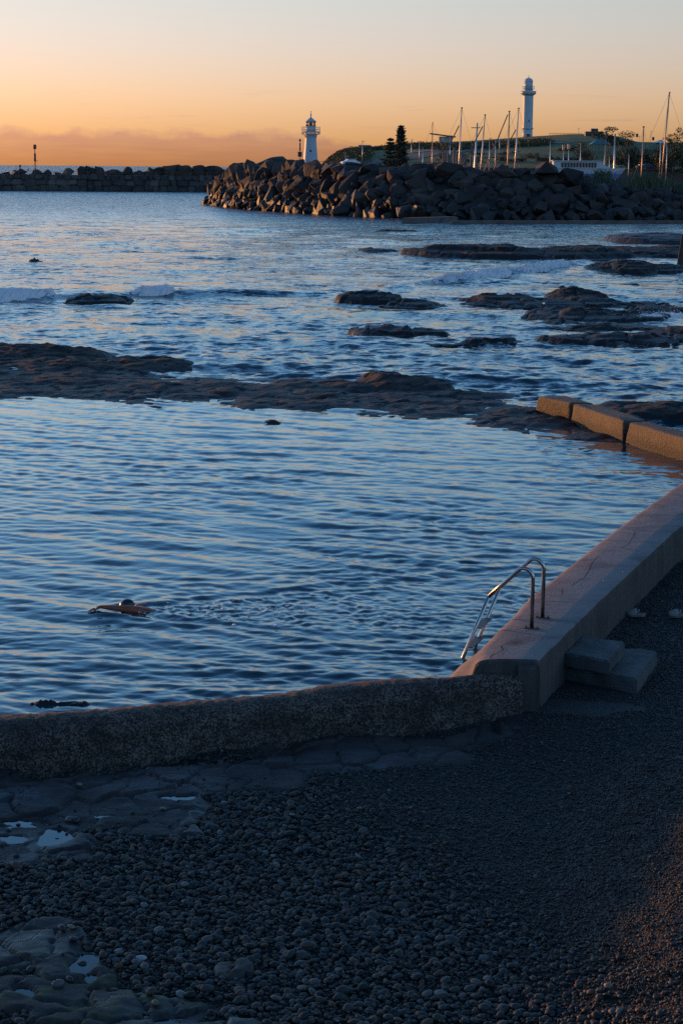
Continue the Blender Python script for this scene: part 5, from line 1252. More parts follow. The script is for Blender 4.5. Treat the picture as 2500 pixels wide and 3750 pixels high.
def hill_light():
    Y = 812.0; c = D(1932, 503, Y); k = Y / FPX; zb = float(D(1932, 504, Y)[2]) - 0.4; Z = lambda py: float(D(1935, py, Y)[2]) - zb
    t = thing('lighthouse', 'tall white lighthouse tower with a domed top on the green headland', 'lighthouse', (c[0] - 0.3, Y, zb))
    MB().lathe([(2.18, -0.8), (2.12, Z(472))], 8, phase=math.pi / 8).build('plinth', M['white'], t)
    MB().lathe([(2.2, Z(472.5)), (2.5, Z(471.5)), (2.5, Z(470)), (2.1, Z(469))], 32).build('plinth_band', M['white_trim'], t)
    MB().lathe([(2.04, Z(470)), (2.04, Z(430)), (2.05, Z(350))], 20, smooth=False).build('shaft', M['white'], t)
    MB().lathe([(2.05, Z(351)), (2.3, Z(348)), (2.75, Z(345.5)), (3.1, Z(344.8)), (3.1, Z(333.5)), (2.9, Z(333))], 32).build('gallery', M['white'], t)
    MB().lathe([(1.75, Z(334)), (1.72, Z(327))], 24).build('neck', M['white'], t)
    b = MB().lathe([(1.7, Z(327)), (2.5, Z(326.5)), (2.5, Z(325.5)), (1.75, Z(325.2))], 24).build('balcony', M['white_trim'], t)
    for i in range(16):
        a = 2 * math.pi * i / 16; MB().tube([(2.42 * math.cos(a), 2.42 * math.sin(a), Z(325.5)), (2.42 * math.cos(a), 2.42 * math.sin(a), Z(316))], 0.035, 5).build('baluster', M['white_trim'], b)
    MB().tube([(2.42 * math.cos(2 * math.pi * i / 24), 2.42 * math.sin(2 * math.pi * i / 24), Z(316)) for i in range(25)], 0.045, 6, False).build('handrail', M['white_trim'], b)
    MB().lathe([(1.72, Z(325.4)), (1.72, Z(299))], 24).build('lantern_room', M['white'], t)
    dm = MB().lathe([(1.80, Z(299.2)), (1.80, Z(298.2)), (1.72, Z(295)), (1.42, Z(290)), (0.95, Z(287)), (0.35, Z(285.6)), (0.16, Z(285))], 24).build('dome', M['white'], t)
    MB().lathe([(0.2, Z(285.5)), (0.24, Z(283)), (0.12, Z(281)), (0.05, Z(275))], 10).build('finial', M['white_trim'], dm)
    MB().box((0.35, -2.06, Z(443)), (0.35, 0.12, 0.9)).build('window', M['iron'], t); MB().box((0.2, -2.1, 0.6), (1.3, 0.2, 2.4)).build('door', M['iron'], t)
hill_light()
# lamp post with a sign beside the short lighthouse
c = D(1098, 590, 440); t = thing('lamp_post', 'dark lamp post carrying a square sign beside the short lighthouse', 'lamp post', (c[0], 440, 5.0)); Z = lambda py: float(D(1098, py, 440)[2]) - 5.0
M['sign_green'] = plain('dark_sign', (0.03, 0.045, 0.05), 0.5)
MB().tube([(0, 0, 0), (0.05, 0, Z(522))], 0.09, 8).build('pole', M['iron'], t); MB().lathe([(0.16, Z(551)), (0.16, Z(524))], 8).build('sleeve', M['iron'], t)
MB().lathe([(0.1, Z(520)), (0.24, Z(515)), (0.24, Z(512.5)), (0.03, Z(507))], 8).build('lamp_head', M['iron'], t); MB().box((0, -0.12, Z(565)), (0.9, 0.06, 1.1)).build('sign_board', M['sign_green'], t)

# ------------------------------------------------------------------ harbour
M['hull_white'] = plain('hull_white', (0.42, 0.45, 0.47), 0.4, var=0.06)
M['hull_blue'] = plain('hull_blue', (0.02, 0.10, 0.28), 0.4, var=0.1)
M['alu'] = plain('mast_aluminium', (0.62, 0.60, 0.58), 0.38, 0.85, 0.08)
M['mast_dark'] = plain('mast_brown', (0.42, 0.30, 0.22), 0.42, 0.6, 0.15)
M['wire'] = plain('rigging_wire', (0.10, 0.095, 0.09), 0.5, 0.5)
M['timber'] = plain('wharf_timber', (0.13, 0.10, 0.08), 0.8, var=0.3)
M['window'] = plain('dark_window', (0.02, 0.022, 0.025), 0.15, var=0.1)
def hull(L, B, H, n=17, m=7):
    rows = []
    for i in range(n):
        u = i / (n - 1); x = (u - 0.45) * L; w = B / 2 * (math.sin(math.pi * min(1, 0.12 + 0.88 * u) ** 1.0) ** 0.7 if u < 0.98 else 0.02); sh = H * (1 + 0.18 * (2 * u - 0.9) ** 2)
        rows.append([(x + 0.10 * L * (k / (m - 1)) * ss(0.8, 1, u), s * w * (k / (m - 1)) ** 0.45, -0.35 * H + (sh + 0.35 * H) * (k / (m - 1))) for s in (-1,) for k in range(m - 1, -1, -1)] + [(x + 0.10 * L * (k / (m - 1)) * ss(0.8, 1, u), w * (k / (m - 1)) ** 0.45, -0.35 * H + (sh + 0.35 * H) * (k / (m - 1))) for k in range(1, m)])
    c = 2 * m - 1; V = [p for r in rows for p in r]; F = [tuple(int(a) for a in f) for f in grid_faces(n, c)]
    mb = MB().add(V, F, True); mb.f += [tuple(range(c)), tuple(reversed([(n - 1) * c + k for k in range(c)]))]; mb.sm += [False, False]
    for i in range(n - 1): mb.f.append((i * c, i * c + c - 1, (i + 1) * c + c - 1, (i + 1) * c)); mb.sm.append(False)
    return mb
def yacht(top, bot, Y, label, mat='alu', spread=None, rz=0.6, rake=None, thick=0.11):
    a = D(*top, Y); b = D(*bot, Y); d = (a - b) / (a[2] - b[2]); foot = b + d * (1.1 - b[2])
    t = thing('yacht', label, 'yacht', (foot[0], Y, 0), rz, 'yachts moored in the harbour'); R = lambda v: np.array([v[0] * math.cos(-rz) - v[1] * math.sin(-rz), v[0] * math.sin(-rz) + v[1] * math.cos(-rz), v[2]])
    o = np.array([foot[0], Y, 0]); tp = R(a - o); ft = R(foot - o)
    L = max(7.5, (a[2]) * 0.78); h = hull(L, L * 0.3, 1.0).build('hull', M['hull_white'], t)
    MB().box((0.02 * L, 0, 1.25), (L * 0.34, L * 0.17, 0.6), top=0.85).build('cabin', M['hull_white'], t)
    m = MB().tube([ft, tp], [thick, thick * 0.75], 8).build('mast', M[mat], t); MB().box(tuple(tp + [0, 0, 0.1]), (0.28, 0.28, 0.2)).build('masthead', M['wire'], m)
    MB().tube([ft + [0, 0, 1.0], ft + [-L * 0.36, 0, 1.15]], 0.08, 8).build('boom', M['alu'], t)
    for e in ((L * 0.54, 0, 1.1), (-L * 0.44, 0, 1.1)): MB().tube([tp, e], 0.018, 4).build('stay', M['wire'], t)
    hs = tp[2] * (spread or 0.55); c = ft + (tp - ft) * ((hs - ft[2]) / (tp[2] - ft[2])); sp = 0.09 * tp[2] * 0.55
    for s in (-1, 1):
        q = c + np.array([0, s * sp, 0]); MB().tube([c, q], 0.04, 5).build('spreader', M['alu'], t); MB().tube([tp, q, (0, s * L * 0.13, 1.0)], 0.016, 4).build('shroud', M['wire'], t)
    if rake:
        p = D(*rake, Y) - o; p = R(p); e = ft + [L * 0.5, 0, 0]; MB().tube([p, e], 0.10, 7).build('furled_sail', M['wire'], t)
    return t
yacht((1583, 451), (1581, 582), 425, 'yacht with a thin short mast just right of the two pines', 'mast_dark', thick=0.09, rz=0.3)
yacht((1690, 397), (1679, 598), 370, 'yacht with the tall mast rising from among the wharf piles', 'alu', rake=(1680, 460), rz=2.7)
yacht((1775, 423), (1759, 617), 355, 'yacht with an orange lit mast just right of the crossbar pole', 'alu', rake=(1767, 462), rz=2.8)
yacht((1864, 410), (1857, 608), 365, 'yacht with a dark mast and long slanting furled sail left of the tall lighthouse', 'mast_dark', rake=(1858, 420), rz=2.7, thick=0.13)
yacht((1898, 399), (1884, 603), 372, 'yacht whose mast stands directly beside the tall lighthouse', 'alu', rake=(1888, 475), rz=2.75)
yacht((2218, 486), (2210, 623), 345, 'yacht with an orange mast in front of the white passenger boat', 'mast_dark', rz=2.6, rake=(2211, 500))
yacht((2250, 495), (2247, 607), 352, 'yacht with a white mast and slanting stay right of the passenger boat', 'alu', rz=0.2, thick=0.16)
yacht((2355, 467), (2347, 634), 335, 'yacht with an orange mast rising from the flax plants', 'mast_dark', rz=0.8)
yacht((2449, 341), (2422, 632), 330, 'yacht with the tallest mast, spreaders halfway up, near the picture edge', 'mast_dark', spread=0.60, rz=0.2, thick=0.14)
# crossbar pole
a = D(1747, 450, 390); b = D(1736, 600, 390); t = thing('crossbar_pole', 'white pole with a short crossbar among the yacht masts', 'pole', (b[0], 390, 0)); o = np.array([b[0], 390, 0])
MB().tube([(-(a - b)[0] * 0.8, 0, -1), a - o], [0.22, 0.14], 8).build('pole', M['alu'], t); q = D(1745, 468, 390) - o; MB().tube([q - [1.1, 0, 0], q + [0.7, 0, 0.02]], 0.09, 6).build('crossbar', M['mast_dark'], t)
# piles of the wharf
m = 0.0
for k, (px, py) in enumerate([(1623, 558), (1631, 560), (1641, 562), (1648, 566), (1663, 538), (1672, 560), (1690, 560), (1697, 562), (1704, 563), (1724, 572), (1744, 576)]):
    a = D(px, py, 350 + 1.2 * k); h = a[2]
    t = MB().tube([(0, 0, -1.5), (0, 0, h)], [0.24, 0.2], 8).build('wharf_pile', M['timber']); t.location = (a[0], a[1], 0)
    tag(t, 'timber wharf pile behind the boulders, %s of eleven counted from the pines' % 'first second third fourth fifth sixth seventh eighth ninth tenth eleventh'.split()[k], 'pile', 'timber piles of the wharf')
# white passenger boat standing on the boat yard apron
M['apron'] = concrete_mat('yard_concrete', (0.16, 0.15, 0.14), (0.09, 0.085, 0.08), 0.2)
o = MB().box((55, 330, 1.3), (70, 56, 4.6)).build('boat_yard', M['apron']); tag(o, kind='structure')
def ferry():
    Y = 318.0; k = Y / FPX; X = lambda px: float(D(px, 620, Y)[0]); Zz = lambda px, py: float(D(px, py, Y)[2])
    x0, x1 = X(2010), X(2285); xc = (x0 + x1) / 2; zb = 3.6
    t = thing('passenger_boat', 'white passenger boat with a row of square windows and a blue lower hull', 'boat', (xc, Y, zb)); z = lambda py: Zz(2150, py) - zb
    L = x1 - x0
    def prof(zz, ext): return [(-L / 2, -1.8, zz), (-L / 2 + 0.75 * L, -1.9, zz), (L / 2 + ext, 0, zz), (-L / 2 + 0.75 * L, 1.9, zz), (-L / 2, 1.8, zz)]
    def lay(name, z0, e0, z1, e1, mat):
        MB().add(prof(z0, e0) + prof(z1, e1), [(4, 3, 2, 1, 0), (5, 6, 7, 8, 9)] + [(i, (i + 1) % 5, 5 + (i + 1) % 5, 5 + i) for i in range(5)]).build(name, M[mat], t)
    lay('lower_hull', 0.15, -1.6, z(636), -0.5, 'hull_blue'); lay('upper_hull', z(636), -0.45, z(616), 0.2, 'hull_white')
    cx0, cx1 = X(2022) - xc, X(2190) - xc; zc0, zc1 = z(616), z(591)
    MB().add([(cx0, -1.6, zc0), (cx1 + 1.6, -1.6, zc0), (cx1 + 1.6, 1.6, zc0), (cx0, 1.6, zc0), (cx0, -1.5, zc1), (cx1, -1.5, zc1), (cx1, 1.5, zc1), (cx0, 1.5, zc1)], [(3, 2, 1, 0), (4, 5, 6, 7), (0, 1, 5, 4), (1, 2, 6, 5), (2, 3, 7, 6), (3, 0, 4, 7)]).build('cabin', M['hull_white'], t)
    MB().box(((cx0 + cx1) / 2, 0, zc1 + 0.06), (cx1 - cx0 + 0.4, 3.3, 0.12)).build('roof', M['hull_white'], t)
    for i in range(12):
        px = 2049 + i * 10.9 + 4.5; MB().box((X(px) - xc, -1.585, z(604.5)), (7.0 * k, 0.16, 17 * k)).build('window', M['window'], t)
    MB().tube([(-L / 2, -1.86, z(617)), (-L / 2 + 0.75 * L, -1.95, z(617)), (L / 2 + 0.2, 0, z(615))], 0.06, 6).build('rubbing_strake', M['hull_white'], t)
    MB().tube([(L * 0.28, -0.8, z(616)), (L * 0.28, -0.8, z(606)), (L * 0.48, -0.1, z(606))], 0.03, 5).build('bow_rail', M['alu'], t)
    MB().lathe([(0.22, z(596)), (0.26, z(593)), (0.1, z(590))], 10, (cx1 + 0.6, 0, 0)).build('search_light', M['hull_white'], t)
ferry()
# blue tarpaulin covered dinghy
# low harbour wall behind the boats and the bank above it
M['wall_stone'] = concrete_mat('harbour_wall_stone', (0.15, 0.125, 0.105), (0.08, 0.068, 0.06), 0.3, streak=True)
o = MB().box((62, 470, 2.6), (150, 6, 8.2)).build('harbour_wall', M['wall_stone']); tag(o, 'long low stone harbour wall behind the boats', 'wall')
o = MB().box((62, 467.2, 6.75), (150, 1.2, 0.25)).build('coping', M['beam']); o.parent = bpy.data.objects['harbour_wall']
for k in range(26):
    x = -10 + k * 5.6
    MB().tube([(x, 466.9, 6.8), (x, 466.9, 7.9)], 0.05, 5).build('railing_post', M['wire'], bpy.data.objects['harbour_wall'])
MB().tube([(-10, 466.9, 7.9), (130, 466.9, 7.9)], 0.05, 5).build('rail', M['wire'], bpy.data.objects['harbour_wall'])

# ------------------------------------------------------------------ posts and lamps on the headland
def lamp(px, py_top, py_bot, Y, label, kind='plain', mat='alu', group='light poles around the harbour'):
    a = D(px, py_top, Y); b = D(px, py_bot, Y); zb = min(b[2], 6.0) if Y < 480 else b[2]
    t = thing('light_pole', label, 'light pole', (b[0], Y, zb), 0, group); h = a[2] - zb
    MB().tube([(0, 0, -2.0), (0, 0, h)], [0.11, 0.07], 6).build('pole', M[mat], t)
    if kind == 'plain': MB().box((0.2, 0, h), (0.6, 0.2, 0.12)).build('lamp_head', M['iron'], t)
    elif kind == 'box': MB().box((0, 0, h), (0.55, 0.5, 1.1)).build('lamp_head', M['mast_dark'], t)
    elif kind == 'sign': MB().box((0, -0.1, h - 0.6), (0.9, 0.06, 1.3)).build('sign_board', M['sign_green'], t)
    return t
for px, y0, y1, Y, lab, kd in [(1265, 555, 600, 470, 'short light pole by the car left of the pines', 'plain'), (1326, 517, 580, 500, 'tall light pole on the grass left of the pines', 'plain'), (1505, 512, 562, 520, 'thin pole on the grass right of the pines', 'plain'), (1534, 518, 582, 480, 'thin white pole left of the thin short mast', 'plain'), (1547, 538, 582, 470, 'shortest white pole beside the road', 'plain'), (1646, 497, 582, 470, 'pole in front of the pavilion', 'plain'),
        (1790, 508, 584, 440, 'orange lit post left of the dark masted yacht', 'plain'), (1812, 512, 587, 440, 'pale post beside the orange lit post', 'plain'), (1827, 488, 560, 640, 'distant pole on the skyline left of the tall lighthouse', 'plain'), (2012, 515, 592, 440, 'white pole right of the tall lighthouse', 'plain'), (2123, 521, 590, 440, 'white pole in front of the dark tree', 'plain'), (2080, 537, 590, 440, 'lamp with an orange lit box head', 'box'), (2061, 540, 588, 445, 'second lamp with an orange lit head beside it', 'box'), (2116, 470, 500, 800, 'pole standing at the ridge fence', 'plain'), (1969, 508, 535, 780, 'faint pole on the grass right of the tall lighthouse', 'plain'),
        (2330, 490, 526, 780, 'broad dark sign on a post on the skyline', 'sign'), (2338, 499, 526, 780, 'thin post right of the broad dark sign', 'plain'), (2380, 482, 526, 790, 'tall pole on the skyline right of the flax masts', 'plain'), (2389, 502, 526, 785, 'small dark sign on a post on the skyline', 'sign'), (2414, 515, 610, 420, 'pale pole left of the tallest mast', 'plain'), (2437, 530, 640, 400, 'pale pole right of the tallest mast', 'plain'), (2229, 572, 606, 440, 'short lamp with a pale round head by the harbour wall', 'plain'), (2300, 562, 606, 440, 'short lamp with a pale square head by the harbour wall', 'plain')]:
    lamp(px, y0, y1, Y, lab, kd)
# ridge fence
t = thing('ridge_fence', 'long low railing on the skyline right of the tall lighthouse', 'fence', T(2070, 500)); o = np.array(t.location)
for k in range(25):
    p = D(2010 + 5 * k, 497, 800) - o; MB().tube([p - [0, 0, 1.0], p + [0, 0, 1.0]], 0.06, 4).build('fence_post', M['rust'], t)
for dz in (0.95, 0.1): MB().tube([D(2010, 497, 800) - o + [0, 0, dz], D(2130, 497, 800) - o + [0, 0, dz]], 0.06, 4).build('fence_rail', M['rust'], t)
# pavilion with an overhanging roof, picnic shelter, block house, huts
M['pav'] = plain('pavilion_wall', (0.35, 0.32, 0.28), 0.7, var=0.1); M['roof_dark'] = plain('dark_roof', (0.045, 0.05, 0.055), 0.6); M['teal'] = plain('teal_roof', (0.06, 0.16, 0.17), 0.5, var=0.1)
p = T(1622, 522); t = thing('pavilion', 'small pavilion with a slanting overhanging roof on the skyline', 'building', p)
MB().box((0.8, 0, 0.9), (5.0, 4, 2.6)).build('wall', M['pav'], t); MB().box((-0.2, -2.05, 0.9), (1.0, 0.12, 2.0)).build('door', M['hull_white'], t)
MB().add([(-5.2, -3, 3.1), (4.6, -3, 1.9), (4.6, 3, 1.9), (-5.2, 3, 3.1), (-5.2, -3, 3.5), (4.6, -3, 2.3), (4.6, 3, 2.3), (-5.2, 3, 3.5)], [(3, 2, 1, 0), (4, 5, 6, 7), (0, 1, 5, 4), (1, 2, 6, 5), (2, 3, 7, 6), (3, 0, 4, 7)]).build('roof', M['roof_dark'], t)
p = T(2195, 556); t = thing('picnic_shelter', 'open picnic shelter with a teal hipped roof on the lawn', 'shelter', p)
MB().add([(-3.4, -2.6, 2.3), (3.4, -2.6, 2.3), (3.4, 2.6, 2.3), (-3.4, 2.6, 2.3), (-1.0, 0, 3.9), (1.0, 0, 3.9)], [(3, 2, 1, 0), (0, 1, 5, 4), (1, 2, 5), (2, 3, 4, 5), (3, 0, 4)]).build('roof', M['teal'], t)
for x in (-2.9, 2.9):
    for y in (-2.1, 2.1): MB().box((x, y, 1.0), (0.25, 0.25, 2.7)).build('post', M['timber'], t)
p = T(2172, 498); t = thing('block_house', 'small dark block house on the ridge left of the domed tree', 'building', p); MB().box((0, 0, 0.5), (6.5, 4, 2.2)).build('wall', M['roof_dark'], t); MB().box((0.2, 0, 2.0), (2.6, 2, 1.4)).build('upper_room', M['roof_dark'], t)
p = T(1336, 548); t = thing('clifftop_hut', 'low pale hut behind the scrub on the cliff top', 'building', p); MB().box((0, 0, 0.2), (4.6, 3, 1.9)).build('wall', M['pav'], t); MB().add([(-2.6, -1.8, 1.16), (2.6, -1.8, 1.16), (2.6, 1.8, 1.16), (-2.6, 1.8, 1.16), (-2.2, 0, 1.7), (2.0, 0, 1.7)], [(3, 2, 1, 0), (0, 1, 5, 4), (1, 2, 5), (2, 3, 4, 5), (3, 0, 4)]).build('roof', M['roof_dark'], t)
M['fence_wood'] = plain('orange_timber', (0.34, 0.16, 0.07), 0.8, var=0.2)
a = D(1228, 583, 468); b = D(1325, 583, 468); o = MB().box(((a[0] + b[0]) / 2, 468, 6.4), (b[0] - a[0], 0.2, 3.2)).build('timber_fence', M['fence_wood']); tag(o, 'low orange brown timber fence behind the boulders left of the pines', 'fence')

# cars
M['car_white'] = plain('car_white', (0.68, 0.69, 0.7), 0.25, var=0.03); M['car_blue'] = plain('car_dark', (0.05, 0.07, 0.10), 0.25, var=0.05); M['tyre'] = plain('tyre_rubber', (0.015, 0.015, 0.015), 0.9)
def car(loc, rz, mat, label):
    t = thing('parked_car', label, 'car', loc, rz, 'cars parked around the harbour')
    side = [(-2.1, 0.35), (-2.15, 0.8), (-1.9, 0.95), (-1.35, 1.05), (-0.75, 1.48), (0.75, 1.5), (1.45, 1.0), (2.1, 0.85), (2.15, 0.4)]
    n = len(side); V = [(x, s * (0.86 - (0.12 if z > 1.1 else 0)), z) for s in (-1, 1) for x, z in side]; F = [tuple(range(n)), tuple(reversed(range(n, 2 * n)))] + [(i, n + i, n + (i + 1) % n, (i + 1) % n) for i in range(n)]
    b = MB().add(V, F).build('body', M[mat], t)
    for s in (-1, 1): MB().add([(-1.15, s * 0.83, 1.05), (1.25, s * 0.83, 1.05), (0.7, s * 0.77, 1.42), (-0.7, s * 0.77, 1.42)], [(0, 1, 2, 3)]).build('side_window', M['window'], t)
    for x in (-1.3, 1.3):
        for s in (-1, 1): w = MB().lathe([(0.33, -0.1), (0.33, 0.1)], 14).build('wheel', M['tyre'], t); w.matrix_local = Matrix.Translation((x, s * 0.8, 0.33)) @ Matrix.Rotation(math.pi / 2, 4, 'X')
    for s in (-0.6, 0.6): MB().box((-2.14, s, 0.72), (0.08, 0.3, 0.15)).build('headlight', M['hull_white'], t)
c = D(1283, 597, 462); car((c[0], 462, 7.2 - 0.2), 0.3, 'car_white', 'white parked car behind the boulders left of the pines')
p = T(2416, 528); car(p, 0.2, 'car_white', 'pale car parked on the ridge above the dark trees')
c = D(2363, 590, 472); car((c[0], 473, 6.7), 0.05, 'car_blue', 'dark car parked behind the harbour wall')
o = MB().box((D(1290, 600, 464)[0], 465, 4.0), (40, 16, 6.0)).build('quay', M['apron']); tag(o, kind='structure')

# ------------------------------------------------------------------ plants
def leaf_mat(name, dark, light):
    m, nt, b = new_mat(name)
    r = nt.nodes.new('ShaderNodeObjectInfo').outputs['Random']; n = noise(nt, objco(nt), 1.3, 4, 0.6)
    c = ramp(nt, n, [(0.3, dark), (0.7, light)]); c = mixc(nt, 0.6, c, ramp(nt, r, [(0, (0.6, 0.7, 0.6)), (1, (1.3, 1.2, 0.9))]), 'MULTIPLY')
    nt.links.new(c, b.inputs['Base Color']); b.inputs['Roughness'].default_value = 0.75; return m
M['leaf'] = leaf_mat('shrub_leaves', (0.022, 0.032, 0.016), (0.055, 0.07, 0.028)); M['pine_leaf'] = leaf_mat('pine_needles', (0.014, 0.022, 0.014), (0.035, 0.048, 0.024)); M['bark'] = plain('tree_bark', (0.07, 0.055, 0.045), 0.9, var=0.3)
def leaves_mesh(name, pts, size, seed, elong=1.0):
    r = np.random.default_rng(seed); n = len(pts); d = r.normal(size=(n, 3)); d /= np.linalg.norm(d, axis=1)[:, None]; e = np.cross(d, r.normal(size=(n, 3))); e /= np.linalg.norm(e, axis=1)[:, None]
    s = (size * (0.6 + 0.8 * r.random(n)))[:, None]; P_ = np.asarray(pts); V = np.stack([P_ - d * s * elong, P_ + e * s * 0.6, P_ + d * s * elong, P_ - e * s * 0.6], 1).reshape(-1, 3)
    return mesh_np(name, V, np.arange(4 * n).reshape(n, 4), False)
def crown_points(n, seed, lobes=9, flat=0.75):
    r = np.random.default_rng(seed); c = r.normal(size=(lobes, 3)) * [0.30, 0.30, 0.22]; c[:, 2] = np.abs(c[:, 2]) * 1.3 + 0.16; rad_ = r.uniform(0.16, 0.34, lobes); out = []
    for _ in range(n):
        k = r.integers(lobes); u = r.normal(size=3); u /= np.linalg.norm(u); p = c[k] + u * rad_[k] * r.random() ** 0.35 * [1.1, 1.1, flat]
        p[2] = max(p[2], 0.02); out.append(p)
    return np.array(out)
BUSH = [leaves_mesh('crown', crown_points(2600, 600 + k), 0.024, 610 + k) for k in range(5)]
for b_ in BUSH: b_.materials.append(M['leaf'])
STEM = MB().tube([(0, 0, -0.3), (0.02, 0.01, 0.2), (0.05, -0.02, 0.5)], [0.05, 0.04, 0.02], 6).tube([(0.02, 0, 0.15), (-0.15, 0.05, 0.45)], [0.03, 0.015], 5).tube([(0.02, 0, 0.2), (0.17, -0.05, 0.48)], [0.03, 0.015], 5).mesh('stem'); STEM.materials.append(M['bark'])
nb = 0
def bush(px, py_top, py_bot, wpx, label, group, Y=None, name='bush', cat='bush', rot=None):
    global nb
    p = T(px, py_bot) if Y is None else D(px, py_bot, Y); k = p[1] / FPX; h = (py_bot - py_top) * k; w = wpx * k
    p = p - [0, 0, 0.18 * h]; h *= 1.18
    t = thing(name, label, cat, p, 0, group); s = (w / 1.05, w / 1.05, h / 0.95)
    c = link('crown', BUSH[nb % 5], None, t); c.scale = s; c.rotation_euler = (0, 0, nb * 1.7); q = link('trunk', STEM, None, t); q.scale = s; nb += 1
G1 = 'round bushes along the foot of the lawn'
ORD = 'first second third fourth fifth sixth seventh eighth ninth tenth eleventh twelfth thirteenth fourteenth fifteenth'.split(); nb_ = 0
for px, y0, y1, w in sorted([(1712, 575, 592, 40), (1838, 562, 590, 60), (1880, 572, 592, 44), (1908, 574, 592, 40), (1945, 553, 580, 40), (1965, 568, 590, 36), (2000, 568, 590, 40), (2030, 566, 590, 60), (2065, 570, 592, 50), (1760, 572, 592, 44), (2100, 572, 592, 50), (1745, 552, 566, 60), (2240, 566, 594, 60), (2170, 568, 592, 44), (2275, 560, 596, 70)]):
    bush(px, y0, y1, w, f'round dark bush at the foot of the lawn, {ORD[nb_]} of fifteen from the wharf', G1); nb_ += 1
bush(1625, 553, 590, 46, 'brown lit bush beside the wharf piles', 'single bushes and trees on the headland')
bush(2135, 503, 586, 62, 'dark open tree on the lawn left of the teal shelter', 'single bushes and trees on the headland', name='tree', cat='tree')
bush(2238, 476, 530, 130, 'large domed tree on the skyline', 'single bushes and trees on the headland', name='tree', cat='tree')
bush(2262, 486, 530, 90, 'lower half of the domed tree clump sloping down to the ridge', 'single bushes and trees on the headland', name='tree', cat='tree')
bush(1850, 548, 566, 60, 'low wide shrub on the lawn below the dark masts', 'single bushes and trees on the headland')
bush(2075, 532, 552, 90, 'wide dark shrub on the lawn behind the orange lamps', 'single bushes and trees on the headland')
G2 = 'dark trees along the bank behind the harbour wall'
nb_ = 0
for px, y0, y1, w in sorted([(2300, 528, 610, 90), (2350, 535, 612, 80), (2395, 528, 612, 90), (2330, 555, 612, 70), (2440, 515, 610, 80), (2270, 535, 605, 80), (2425, 545, 612, 90), (2375, 560, 612, 90)]):
    nb_ += 1; bush(px, y0, y1, w, f'dark tree on the bank behind the harbour wall, {ORD[nb_ - 1]} of eight from the boat', G2, name='tree', cat='tree', Y=478)
for px, y0, y1, w, lab in [(2462, 500, 612, 90, 'tall dark tree at the picture edge, left of the tallest one'), (2500, 496, 615, 110, 'tallest dark tree cut off by the picture edge'), (2545, 510, 615, 110, 'tree just beyond the picture edge'), (2455, 498, 530, 50, 'small bushy tree top left of the edge trees')]:
    bush(px, y0, y1, w, lab, 'trees at the picture edge', name='tree', cat='tree', Y=460)
# scrub that clothes the cliff and the ridge: one mass
r = np.random.default_rng(77); seeds = []
for k in range(5000):
    u = r.random()
    if u < 0.45:
        px = 1185 + 150 * r.random() ** 0.9; top = np.interp(px, [1185, 1200, 1225, 1265, 1310, 1340], [592, 575, 557, 543, 538, 548]); py = top + 3 + (604 - top) * r.random() * np.interp(px, [1185, 1290, 1340], [1, 1, 0.4])
    elif u < 0.60: px = 1330 + 130 * r.random(); py = np.interp(px, [1330, 1400, 1460], [545, 540, 534]) + 5 * r.random()
    else:
        px = 1480 + 520 * r.random(); py = np.interp(px, [1480, 1560, 1640, 1760, 1800, 2000], [530, 523, 530, 524, 522, 512]) + (4 + 14 * (vnoise(px * 0.02, 3.0) > 0.35)) * r.random()
    seeds.append((px, py + 4))
# where each sight line meets the hill, all at once
sd = np.array(seeds); q_ = np.array([ray(*p) for p in sd]); ys = np.linspace(HY0, HY1 + 30, 240)[None, :]; xs_ = (q_[:, 0] / q_[:, 1])[:, None] * ys; zs_ = CAM_H + (q_[:, 2] / q_[:, 1])[:, None] * ys
hit = head_z(xs_, ys + 0 * xs_) >= zs_; ix = np.where(hit.any(1), hit.argmax(1), 220); base_ = np.stack([xs_[np.arange(len(sd)), ix], ys[0, ix]], -1)
pts = np.repeat(base_, 12, 0) + r.normal(size=(60000, 2)) * 1.5; pts = np.concatenate([pts, (head_z(pts[:, 0], pts[:, 1]) + 0.05 + np.repeat(1.1 * r.random(5000), 12) * r.random(60000) + 0.3 * r.random(60000))[:, None]], 1)
tag(link('scrub', leaves_mesh('scrub', pts, 0.26, 78), M['leaf']), 'dark coastal scrub covering the cliff and the ridge', 'scrub', kind='stuff')

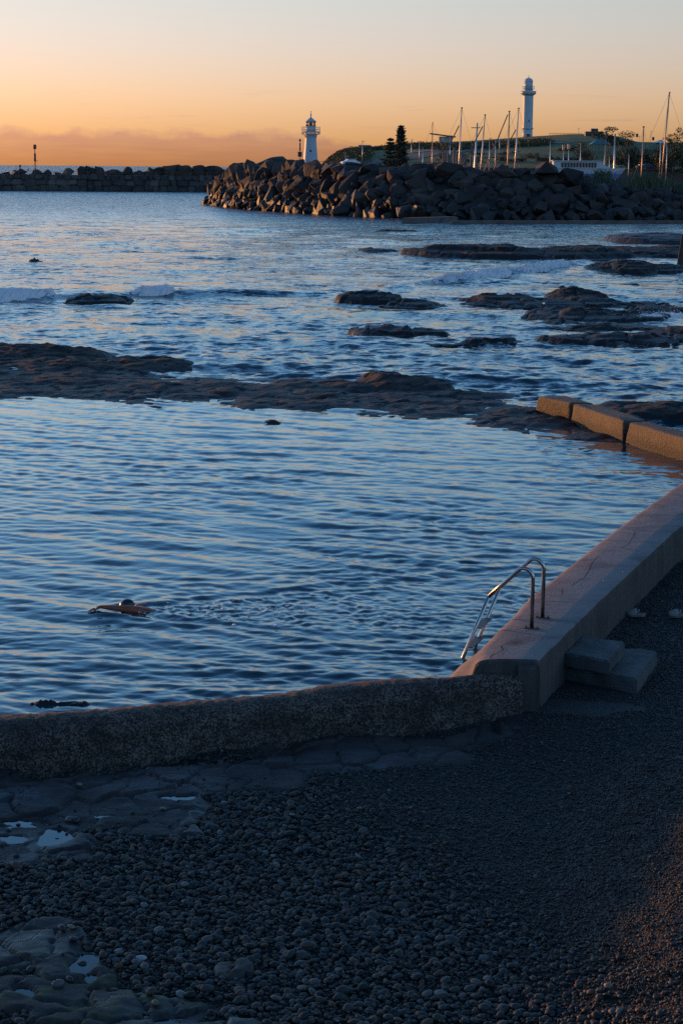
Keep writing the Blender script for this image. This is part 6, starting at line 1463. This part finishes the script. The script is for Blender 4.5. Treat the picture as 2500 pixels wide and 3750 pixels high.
# the two pines
def pine(px, y0, y1, Y, wpx, label, seed, narrow):
    a = D(px, y0, Y); b = D(px, y1, Y); zb = 5.0; h = a[2] - zb; w = wpx * Y / FPX / 2; r = np.random.default_rng(seed)
    t = thing('pine_tree', label, 'tree', (b[0], Y, zb), 0, 'pines behind the boulders'); MB().tube([(0, 0, -0.5), (0.03 * h * (a - b)[0] / h, 0, h * 0.6), (0, 0, h)], [0.22, 0.14, 0.03], 8).build('trunk', M['bark'], t)
    pts = []; zz = 1.2
    while zz < h:
        f = zz / h; R = w * ((1 - f) ** 0.72 * 1.0 + 0.12 if narrow else (1 - f) ** 0.75 * 1.0 + 0.08) * r.uniform(0.8, 1.12)
        for j in range(6):
            an = 6.28 * j / 6 + r.random(); L = R * r.uniform(0.7, 1.1)
            for q in np.linspace(0.12, 1, 16):
                c = np.array([math.cos(an) * L * q, math.sin(an) * L * q, zz + 0.30 * L * q ** 2 - 0.08 * L])
                for _ in range(4 if narrow else 5): pts.append(c + r.normal(size=3) * [0.13, 0.13, 0.06] * (0.6 + w * 0.35))
        zz += (0.36 if narrow else 0.7) * r.uniform(0.8, 1.2)
    link('crown', leaves_mesh('crown', np.array(pts), 0.13, seed + 1, 1.3), M['pine_leaf'], t)
pine(1466, 459, 592, 418, 76, 'tall narrow pine with a dense pointed crown', 31, True)
pine(1428, 504, 592, 412, 100, 'shorter spreading pine with open tiers in front of the tall one', 32, False)
# flax on the crest of the boulders
M['flax'] = leaf_mat('flax_leaves', (0.035, 0.055, 0.03), (0.09, 0.115, 0.07))
def flax(px, py, Y, wpx, hpx, n, label, seed):
    c = D(px, py, Y); k = Y / FPX; r = np.random.default_rng(seed); t = thing('flax_plant', label, 'plant', c, 0, 'flax plants on the boulder mound'); m = MB()
    for i in range(n):
        x = r.normal() * wpx * k * 0.28; y = r.normal() * 0.8; an = r.normal() * 0.55; h = hpx * k * r.uniform(0.45, 1.05); w = 0.035; lx = math.sin(an) * h
        m.add([(x - w, y, -0.6), (x + w, y, -0.6), (x + lx * 0.45 + w, y, h * 0.65), (x + lx * 0.45 - w, y, h * 0.65), (x + lx, y + r.normal() * 0.2, h * math.cos(an))], [(0, 1, 2, 3), (3, 2, 4)])
    m.build('blades', M['flax'], t)
flax(2205, 655, 268, 70, 42, 130, 'smaller clump of flax left of the dark pointed boulder', 41)
flax(2370, 675, 268, 120, 46, 300, 'large clump of spiky flax on the boulders below the tallest mast', 42)
flax(2490, 685, 268, 60, 26, 90, 'flax clump at the picture edge on the boulders', 43)
